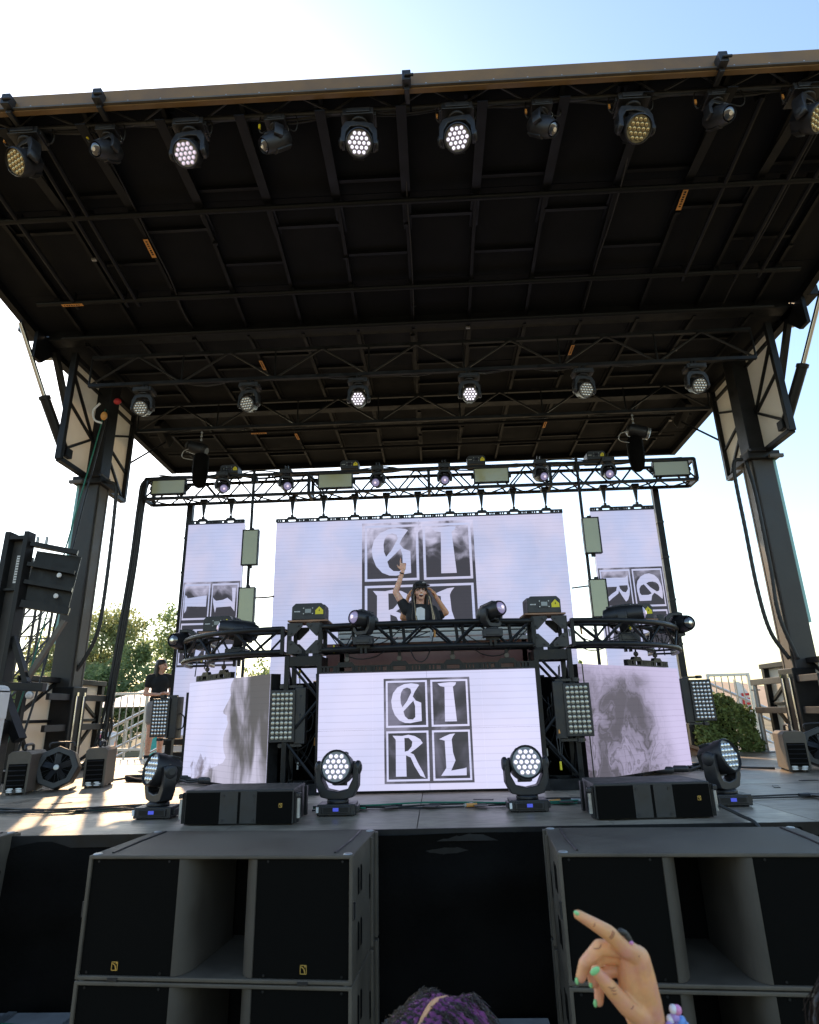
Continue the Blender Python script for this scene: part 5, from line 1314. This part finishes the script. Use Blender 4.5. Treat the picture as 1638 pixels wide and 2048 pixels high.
# ------------------------------------------------------------------ people
def blob(name, b, voxel, m, parent, it=6, fac=.5):
    """fuse overlapping closed volumes of builder b into one continuous smooth skin"""
    o = bpy.data.objects.new(name, b.mesh(name)); col.objects.link(o)
    rm = o.modifiers.new('r', 'REMESH'); rm.mode = 'VOXEL'; rm.voxel_size = voxel
    if it: s = o.modifiers.new('s', 'SMOOTH'); s.factor = fac; s.iterations = it
    dg = bpy.context.evaluated_depsgraph_get(); me = bpy.data.meshes.new_from_object(o.evaluated_get(dg)); me.name = name
    old = o.data; bpy.data.objects.remove(o); bpy.data.meshes.remove(old)
    me.materials.clear()
    return link(name, me, m, parent, 'all')
def limb(b, pts, rs):
    for i in range(len(pts)-1): b.cap(pts[i], pts[i+1], rs[i], rs[i+1])
def hand(b, w, d, nrm, curl=.4, point=False, s=1.):
    """simple five finger hand: w wrist, d finger direction, nrm palm normal"""
    w, d, nrm = Vector(w), Vector(d).normalized(), Vector(nrm).normalized(); sd_ = d.cross(nrm).normalized(); nrm = sd_.cross(d)
    b.cap(w, w+d*.05*s, .023*s, .026*s); b.cap(w+d*.03*s-sd_*.022*s, w+d*.085*s-sd_*.025*s, .015*s, .014*s); b.cap(w+d*.03*s+sd_*.02*s, w+d*.085*s+sd_*.025*s, .015*s, .014*s)
    for k, L in enumerate((.072, .08, .074, .058)):
        a = w+d*.088*s+sd_*(.031-.0205*k)*s; c = curl
        if point and k == 0: c = .0
        elif point: c = 1.9
        m_ = a+(d*math.cos(c*.6)+nrm*math.sin(c*.6))*L*.5*s; e = m_+(d*math.cos(c*1.5)+nrm*math.sin(c*1.5))*L*.5*s
        b.cap(a, m_, .0098*s, .009*s); b.cap(m_, e, .009*s, .0078*s)
    a = w+d*.03*s+sd_*.026*s; m_ = a+(d*.6+sd_*.8+nrm*.3)*.035*s; b.cap(a, m_, .012*s, .011*s); b.cap(m_, m_+(d*.8+sd_*.45+nrm*.2)*.034*s, .010*s, .0085*s)
def head_shape(b, c, s=1., yaw=0.):
    M = Matrix.Rotation(yaw, 3, 'Z'); c = Vector(c); f = lambda x, y, z: c+M @ Vector((x, y, z))*s
    b.ell(f(0, .012, .025), .073*s, .092*s, .088*s, rot=M); b.ell(f(0, -.018, -.03), .058*s, .072*s, .078*s, rot=M)
    b.ell(f(0, -.045, -.085), .030*s, .030*s, .025*s, rot=M); b.cap(f(0, -.088, .01), f(0, -.106, -.022), .010*s, .014*s)
    for i in (-1, 1):
        b.ell(f(i*.074, .012, -.008), .010*s, .020*s, .030*s, rot=M); b.ell(f(i*.038, -.062, -.03), .026*s, .022*s, .022*s, rot=M)
    return f, M
def face_bits(parent, f, M, smile=False, s=1.):
    for i in (-1, 1):
        MB().ell(f(i*.029, -.081, .006), .013*s, .006*s, .005*s, 10, 6, M).build('eye', hair_dark, parent, smooth='all')
        MB().path([f(i*.048, -.070, .024), f(i*.03, -.083, .03), f(i*.012, -.086, .026)], .0038*s, 5).build('eyebrow', hair_dark, parent, smooth='all')
    if smile:
        MB().ell(f(0, -.082, -.060), .026*s, .012*s, .016*s, 12, 7, M).build('mouth', mouth, parent, smooth='all')
        MB().ell(f(0, -.089, -.053), .021*s, .007*s, .0055*s, 12, 6, M).build('teeth', white_mat, parent, smooth='all')
    else: MB().ell(f(0, -.086, -.058), .020*s, .006*s, .005*s, 10, 6, M).build('lips', red_mat if False else mouth, parent, smooth='all')
def person(label, loc, rotz, H=1.68, J=None, headyaw=0., skinm=skin, shirt=tee_black, bottom=denim, shoes=shoe_white, hairm=hair_dark, hair_len=.35, vox=.012, long_legs=False,
           sleeve=.45, lh=None, rh=None, smile=False, group=None, cat='person', headtilt=(0, 0)):
    """facing -Y; +x is the side on the viewer's right; joints in metres for a 1.68 m figure"""
    t = thing('person', label, cat, loc, (0, 0, rotz), group, H/1.68)
    j = dict(neck=(0, .01, 1.40), head=(0, -.015, 1.565), sl=(-.165, .01, 1.365), sr=(.165, .01, 1.365), el=(-.21, .03, 1.09), er=(.21, .03, 1.09), wl=(-.22, -.06, .86), wr=(.22, -.06, .86),
             hl=(-.085, 0, .90), hr=(.085, 0, .90), kl=(-.09, -.015, .48), kr=(.09, -.015, .48), al=(-.095, .02, .085), ar=(.095, .02, .085), pel=(0, 0, .93), chest=(0, .01, 1.25), waist=(0, 0, 1.06))
    if J: j.update(J)
    j = {k: Vector(v) for k, v in j.items()}
    b = MB(); f, M = head_shape(b, j['head'], 1., headyaw)
    b.cap(j['neck']-Vector((0, 0, .04)), j['head']-Vector((0, -.01, .06)), .052, .048)
    b.cap(j['waist'], j['chest'], .10, .11); b.cap(j['pel'], j['waist'], .115, .10); b.cap(j['sl'], j['sr'], .05, .05)
    b.ell(j['chest'], .14, .095, .13); b.ell(j['pel'], .15, .105, .10)
    for s_, sk, el, wr, hp in (('l', 'sl', 'el', 'wl', lh), ('r', 'sr', 'er', 'wr', rh)):
        limb(b, [j[sk], j[el]], [.05, .037]); limb(b, [j[el], j[wr]], [.038, .025])
        d = (j[wr]-j[el]).normalized()
        if hp: hand(b, j[wr], hp.get('d', d), hp.get('n', (0, -1, 0)), hp.get('curl', .4), hp.get('point', False))
        else: hand(b, j[wr], d, (-1 if s_ == 'r' else 1, 0, 0), .5)
    for hk, kk, ak in (('hl', 'kl', 'al'), ('hr', 'kr', 'ar')):
        limb(b, [j[hk], j[kk]], [.082, .054]); limb(b, [j[kk], j[kk].lerp(j[ak], .3), j[ak]], [.052, .056, .036])
        b.cap(j[ak]-Vector((0, -.02, .04)), j[ak]+Vector((0, -.15, -.055)), .035, .03)
    body = blob('body', b, vox, skinm, t, 5)
    face_bits(t, f, M, smile)
    # shirt
    b = MB(); b.cap(j['waist']-Vector((0, 0, .06)), j['chest'], .135, .135); b.ell(j['chest']+Vector((0, -.015, .02)), .165, .125, .15)
    b.ell(j['waist']-Vector((0, 0, .05)), .15, .12, .13); b.cap(j['sl'], j['sr'], .066, .066); b.cap(j['sl']+Vector((.06, 0, .01)), j['sr']-Vector((.06, 0, -.01)), .07, .07)
    for sk, el in (('sl', 'el'), ('sr', 'er')): b.cap(j[sk], j[sk].lerp(j[el], sleeve), .068, .060)
    blob('shirt', b, vox, shirt, t, 4)
    b = MB(); b.ell(j['pel']-Vector((0, 0, .01)), .165, .125, .12); b.cap(j['pel'], j['waist'], .145, .12)
    for hk, kk, ak in (('hl', 'kl', 'al'), ('hr', 'kr', 'ar')):
        if long_legs: limb(b, [j[hk], j[kk], j[ak]], [.10, .072, .055])
        else: b.cap(j[hk], j[hk].lerp(j[kk], .55), .102, .092)
    blob('trousers' if long_legs else 'shorts', b, vox, bottom, t, 3)
    for ak in ('al', 'ar'):
        b = MB(); a = j[ak]; b.cap(a-Vector((0, -.035, .045)), a+Vector((0, -.05, -.04)), .042, .042); b.cap(a+Vector((0, -.05, -.045)), a+Vector((0, -.155, -.055)), .042, .033); b.cap(a-Vector((0, -.02, .03)), a-Vector((0, -.015, -.01)), .045, .046)
        blob('shoe', b, .010, shoes, t, 2)
    # hair
    b = MB(); hc = lambda x, y, z: f(x, y, z)
    b.ell(f(0, .02, .045), .084, .098, .082, rot=M); b.ell(f(0, .055, -.01), .080, .065, .085, rot=M)
    if hair_len > .1:
        for i in (-1, 0, 1): b.cap(f(i*.05, .06, .0), f(i*.065, .075, -hair_len), .042, .028)
        for i in (-1, 1): b.cap(f(i*.072, .025, .03), f(i*.085, .035, -hair_len*.85), .026, .018)
    blob('hair', b, .011, hairm, t, 3)
    t['_f'] = 0; del t['_f']
    return t, j, f, M
# performer with raised pointing arm
dj, j, f, M = person('performer in black jacket with cap pointing one arm up behind the booth', (-.16, 7.12, 1.55), R(0), 1.66,
    dict(head=(.015, -.035, 1.555), sl=(-.155, .0, 1.35), el=(-.275, -.02, 1.56), wl=(-.185, -.06, 1.80), sr=(.15, .01, 1.33), er=(.24, -.02, 1.10), wr=(.10, -.22, 1.0)), R(8),
    skin, tee_black, tee_black, tee_black, hair_dark, .30, .0075, True, .38, dict(d=(.05, 0, 1), n=(0, 1, 0), point=True), None, True)
# white top showing between the open jacket
b = MB(); b.prism([(-.055, 1.0), (.035, 1.0), (.06, 1.2), (.065, 1.33), (.02, 1.355), (-.03, 1.345), (-.05, 1.2)], (0, -.128, 0), (1, 0, 0), (0, 0, 1), .02)
b.build('white_top', tee_white, dj)
b = MB(); b.ell(f(0, .01, .062), .090, .104, .062, rot=M); b.cap(f(-.05, -.085, .075), f(.05, -.085, .075), .014, .014); b.cap(f(0, -.06, .075), f(0, -.13, .072), .05, .03) if False else None
blob('cap', b, .008, tee_black, dj, 2)
MB().ell(f(.07, .06, .085), .060, .055, .010, 16, 6, M).build('cap_brim', tee_black, dj, smooth='all')
for q in range(9): MB().path([f(-.06+.015*q, -.085, .065), f(-.062+.0155*q, -.095, .040-.008*(q % 3)), f(-.066+.0165*q, -.088, .022-.012*(q % 2)-.02*(abs(q-4) > 2))], .007, 5).build('fringe', hair_dark, dj, smooth='all')
MB().ell(f(.035, -.087, .088), .022, .012, .012, 10, 6, M).build('cap_patch', denim, dj, smooth='all')
random.seed(4)
for i, (sx, m) in enumerate(((-1, hair_dark), (-1, hair_blond), (-1, hair_dark), (1, hair_dark), (1, hair_blond), (1, hair_dark), (1, hair_blond), (-1, hair_brown), (1, hair_brown))):
    o = .004*i; MB().path(smooth_path([f(sx*.070, -.01-.01*(i % 3), .03), f(sx*(.079+o), -.045, -.08), f(sx*(.085+o)+.01, -.085, -.2), f(sx*(.075+o*2)+.02, -.105, -.36), f(sx*.07+.03, -.10, -.42-.02*(i % 3))], 4), [.007]*16+[.005] , 5).build('hair_strand', m, dj, smooth='all')
MB().lathe([(.028, -.006), (.031, 0), (.028, .006)], j['wl']-Vector((.012, 0, .025)), j['wl']-j['el'], 12).build('bracelet', hair_dark, dj, smooth='all')
# friend behind with both hands on the head
fr2, j2, f2, M2 = person('second person behind the performer with both hands raised to the head', (-.10, 7.50, 1.55), R(0), 1.62,
    dict(sl=(-.16, 0, 1.36), el=(-.285, -.05, 1.34), wl=(-.215, -.12, 1.56), sr=(.165, 0, 1.36), er=(.262, -.03, 1.39), wr=(.14, -.05, 1.60)), 0., skin_warm, tee_black, tee_black, tee_black, hair_brown, .25, .0085, True, .3,
    dict(d=(.35, -.1, .9), n=(1, 0, 0), curl=.6), dict(d=(-.5, 0, .8), n=(-1, 0, 0), curl=.6))
MB().lathe([(.030, -.008), (.033, 0), (.030, .008)], j2['wl'].lerp(j2['el'], .35), j2['wl']-j2['el'], 12).build('bracelet', hair_dark, fr2, smooth='all')
# woman standing left
wm, j3, f3, M3 = person('woman in black tee and shorts standing beside the left rear screen', (-4.60, 10.45, DZ), R(35), 1.63,
    dict(el=(-.215, .03, 1.10), wl=(.0, -.20, 1.08), er=(.20, .0, 1.09), wr=(.08, -.22, 1.10)), R(45), skin, tee_black, denim, shoe_white, hair_dark, .30, .009, False, .45,
    dict(d=(.9, -.3, .2), n=(0, 0, -1), curl=.7), dict(d=(-.8, -.3, .1), n=(0, 0, -1), curl=.7), True)
for ak in ('al', 'ar'): MB().lathe([(.043, -.02), (.045, .03)], j3[ak]+Vector((0, 0, .01)), (0, 0, 1), 12).build('sock', tee_black, wm, smooth='all')
# people on the ground behind the stage
pinkc = mat('pink top', (.62, .16, .28), .8, 0, .1, 9); greyc = mat('grey top', (.22, .22, .24), .8, 0, .1, 9); bluec = mat('navy top', (.05, .08, .16), .8, 0, .1, 9); redc = mat('red top', (.60, .06, .08), .8, 0, .1, 9)
for lab, x, y, m, rz_, hm in (('person in a pink top in the crowd left of the guard rail', -9.9, 18.5, pinkc, .5, hair_blond), ('person in a grey top under the trees behind the rail', -10.6, 23.5, greyc, -.4, hair_dark),
        ('person in a navy top near the teal banner', -8.2, 19.5, bluec, 2.5, hair_dark), ('person in a red top near the white tent', -8.9, 26, redc, .2, hair_blond), ('person in a white top between rail and cable drop', -8.7, 17.0, tee_white, 1., hair_brown)):
    person(lab, (x, y, 0), rz_, 1.68, None, 0., skin, m, denim, shoe_white, hm, .2 if hm is not hair_brown else .05, .02, False, group='people in the crowd behind the stage')
mn, j4, f4, M4 = person('man with sunglasses and white shirt behind the right guard rail', (7.95, 16.5, -.45), R(-5), 1.78, None, R(-15), skin, tee_white, denim, shoe_white, hair_dark, .02, .016)
MB().box(f4(0, -.088, .008), (.13, .02, .032), M4).build('sunglasses', glass_dark, mn, bevel=.006)

# ------------------------------------------------------------------ foreground crowd: pointing hand and two heads
hroot = thing('person', 'fan at lower right pointing a hand with mint green nails at the stage', 'person', (0, 0, 0))
O = Vector((.242, .961, 1.4187)); k_ = .000119
def hp(x, y, d=0.): return O+rt2*((x-900)*k_)+up2*((1000-y)*k_)-fw*(d*k_)
def hl(b, pts, rs): limb(b, [hp(*p) for p in pts], [r*k_ for r in rs])
b = MB()
hl(b, [(830, 650, 0), (625, 440, 30), (440, 320, 50), (285, 225, 60)], [92, 80, 64, 50])                     # index
hl(b, [(960, 740, -20), (850, 640, -5)], [105, 92])
hl(b, [(900, 720, -90), (560, 665, -60), (390, 830, -40), (340, 965, -20)], [90, 82, 70, 58])                # middle
hl(b, [(900, 850, -170), (590, 830, -150), (480, 960, -110), (490, 1065, -70)], [85, 78, 66, 52])            # ring
hl(b, [(940, 980, -200), (640, 1010, -150), (570, 1150, -110), (560, 1290, -90)], [80, 66, 60, 50])          # little
hl(b, [(980, 1330, 60), (790, 1170, 120), (600, 940, 160), (455, 770, 150)], [120, 95, 82, 58])              # thumb
hl(b, [(975, 780, -40), (1010, 1000, -60), (1050, 1250, -60), (1120, 1500, -60)], [135, 165, 185, 165])      # back of hand
hl(b, [(880, 760, -60), (900, 1080, -40), (960, 1300, -20)], [105, 140, 160])
hl(b, [(1000, 1380, -40), (1200, 1800, -100), (1500, 2500, -200), (1900, 3300, -260)], [175, 190, 250, 300])  # forearm
hl(b, [(1900, 3300, -260), (2500, 3900, -900)], [300, 330])
hbody = blob('arm_and_hand', b, .0016, skin_warm, hroot, 8)
crease = mat('skin crease', (.34, .13, .07), .6, 0, .1, 9)
for (x0, y0, x1, y1, d) in ((585, 470, 660, 385, 108), (600, 485, 675, 400, 108), (420, 345, 462, 285, 112), (560, 905, 655, 925, 238), (575, 945, 660, 955, 240), (540, 880, 640, 895, 238), (770, 1150, 850, 1120, 200), (905, 690, 965, 660, 70), (480, 640, 560, 600, 20)):
    pm = hp((x0+x1)/2+6, (y0+y1)/2-4, d+4)
    MB().path(smooth_path([hp(x0, y0, d-26), pm, hp(x1, y1, d-26)], 4), .00055, 5).build('skin_crease', crease, hroot, smooth='all')
def nail(x, y, d, rx, ry, ang, m=nail_green):
    rot = Matrix((rt2, up2, -fw)).transposed() @ Matrix.Rotation(ang, 3, 'Z')
    return MB().ell(hp(x, y, d), rx*k_, ry*k_, 16*k_, 12, 7, rot).build('fingernail', m, hroot, smooth='all')
nail(262, 188, 92, 34, 22, R(-35)); nail(430, 735, 196, 62, 38, R(40)); nail(288, 985, 10, 20, 42, R(10)); nail(452, 1062, -30, 20, 32, R(10)); nail(512, 1285, -60, 22, 46, R(5))
rt_ring = MB()
for q in range(14):
    a = 2*math.pi*q/14; rt_ring.ell(hp(840+70*math.cos(a)*.55, 600+60*math.sin(a)-30, 10+70*math.sin(a+1)), 14*k_, 14*k_, 14*k_, 6, 4)
rg = MB().cap(hp(770, 450, 0), hp(820, 480, -10), 34*k_, 34*k_).build('ring_stone', bead_b if False else mast_mat, hroot, smooth='all')
MB().cap(hp(830, 500, -10), hp(880, 580, -10), 40*k_, 36*k_).build('ring_setting', mast_mat, hroot, smooth='all'); MB().ell(hp(875, 555, 25), 26*k_, 26*k_, 20*k_).build('ring_jewel', bead_k, hroot, smooth='all')
wd_ = [((1340, 1290), bead_w, 45), ((1385, 1300), bead_k, 50), ((1360, 1370), bead_p, 52), ((1310, 1400), bead_w, 44), ((1280, 1440), bead_p, 48), ((1430, 1420), bead_b, 52), ((1470, 1480), bead_b, 52), ((1390, 1470), bead_p, 48), ((1240, 1490), bead_k, 46), ((1190, 1530), bead_p, 46), ((1130, 1560), bead_w, 46), ((1420, 1560), bead_b, 52), ((1060, 1580), bead_b, 46), ((1000, 1590), bead_p, 46)]
for (x, y), m, r in wd_: MB().ell(hp(x, y, 60 if x < 1300 else 10), r*k_, r*k_, r*k_, 10, 7).build('bracelet_bead', m, hroot, smooth='all')
# the fan's own body and head at the lower right corner, and another fan's head with purple braids
def crowd_body(t, hc, m, ah=None):
    b = MB(); c = Vector(hc)
    b.cap(c-Vector((0, 0, .05)), c-Vector((0, -.02, .22)), .055, .06); b.cap(c+Vector((-.14, .02, -.27)), c+Vector((.14, .02, -.27)), .06, .06)
    b.ell(c+Vector((0, .02, -.42)), .17, .11, .2); b.ell(c+Vector((0, .02, -.66)), .16, .11, .16)
    blob('body', b, .014, m, t, 4)
    b = MB(); z0 = c.z-.72
    for i in (-1, 1): limb(b, [c+Vector((i*.08, .02, -.70)), Vector((c.x+i*.09, c.y, z0*.5+.04)), Vector((c.x+i*.09, c.y+.03, .06))], [.09, .06, .045]); b.cap((c.x+i*.09, c.y+.04, .045), (c.x+i*.09, c.y+.2, .04), .04, .035)
    blob('trousers', b, .016, bluec, t, 3)
def braid_head(t, hc, m1, m2, n, seed, part=True):
    random.seed(seed); c = Vector(hc)
    b = MB(); b.ell(c, .074, .092, .10); b.ell(c+Vector((0, .07, -.05)), .05, .05, .06); blob('head', b, .008, skin_warm, t, 4)
    b = MB(); b.ell(c+Vector((0, -.01, .012)), .079, .097, .098); blob('hair', b, .006, hair_brown, t, 2, )
    for k in range(n):
        s = -1 if k % 2 else 1; y0 = -.085+.17*((k+random.random())/n); base = c+Vector((s*.004, y0, .106-3.*y0*y0))
        sp = random.uniform(.82, 1.12); lift = random.uniform(-.004, .012)
        pts = [base, c+Vector((s*.044, y0*.95+random.uniform(-.01, .01), .091+lift*.3)), c+Vector((s*.083*sp, y0*.9+random.uniform(-.015, .015), .045+lift)), c+Vector((s*.10*sp, y0-.02, -.05)), c+Vector((s*.11*sp, y0-.03, -.2))]
        P = smooth_path(pts, 9); rr = [(.0052 if (k*7 % 11) >= 3 else .0078)+.0017*math.sin(i*2.1+k) for i in range(len(P))]
        MB().path(P, rr, 6).build('braid', m2 if (k*7 % 11) < 3 else m1 if k % 3 else hair_dark, t, smooth='all')
    b = MB()
    for k in range(1500):
        s = -1 if k % 2 else 1; y0 = random.uniform(-.095, .09); sp = random.uniform(.9, 1.22); lift = random.uniform(0, .022)
        u0 = random.random()*.7
        pts = smooth_path([c+Vector((s*.006, y0, .108-3.*y0*y0)), c+Vector((s*.046, y0*.95, .092+lift*.4)), c+Vector((s*.083*sp, y0*.9, .046+lift*.5)), c+Vector((s*.104*sp, y0-.02, -.05))], 4)
        i0 = int(u0*len(pts)); seg = [q+Vector((random.gauss(0, .003), random.gauss(0, .003), random.gauss(0, .003))) for q in pts[i0:i0+5]]
        if len(seg) > 2: b.path(seg, .0007, 3)
    b.build('loose_strands', hair_brown, t)['kind'] = 'stuff'
    if part: MB().path(smooth_path([c+Vector((0, -.088, .065)), c+Vector((0, -.05, .098)), c+Vector((0, .0, .111)), c+Vector((0, .06, .098))], 4), .005, 6).build('parting', skin_warm, t, smooth='all')
t = thing('person', 'fan at the bottom centre with brown and purple braided hair', 'person', (-.025, 1.24, -.052), (0, 0, R(-24)))
braid_head(t, (0, 0, 1.232), hair_brown, hair_purple, 84, 31); crowd_body(t, (0, 0, 1.232), tee_black)
braid_head(hroot, (.672, 1.12, 1.255), hair_dark, hair_brown, 70, 32, False); crowd_body(hroot, (.672, 1.12, 1.255), greyc)
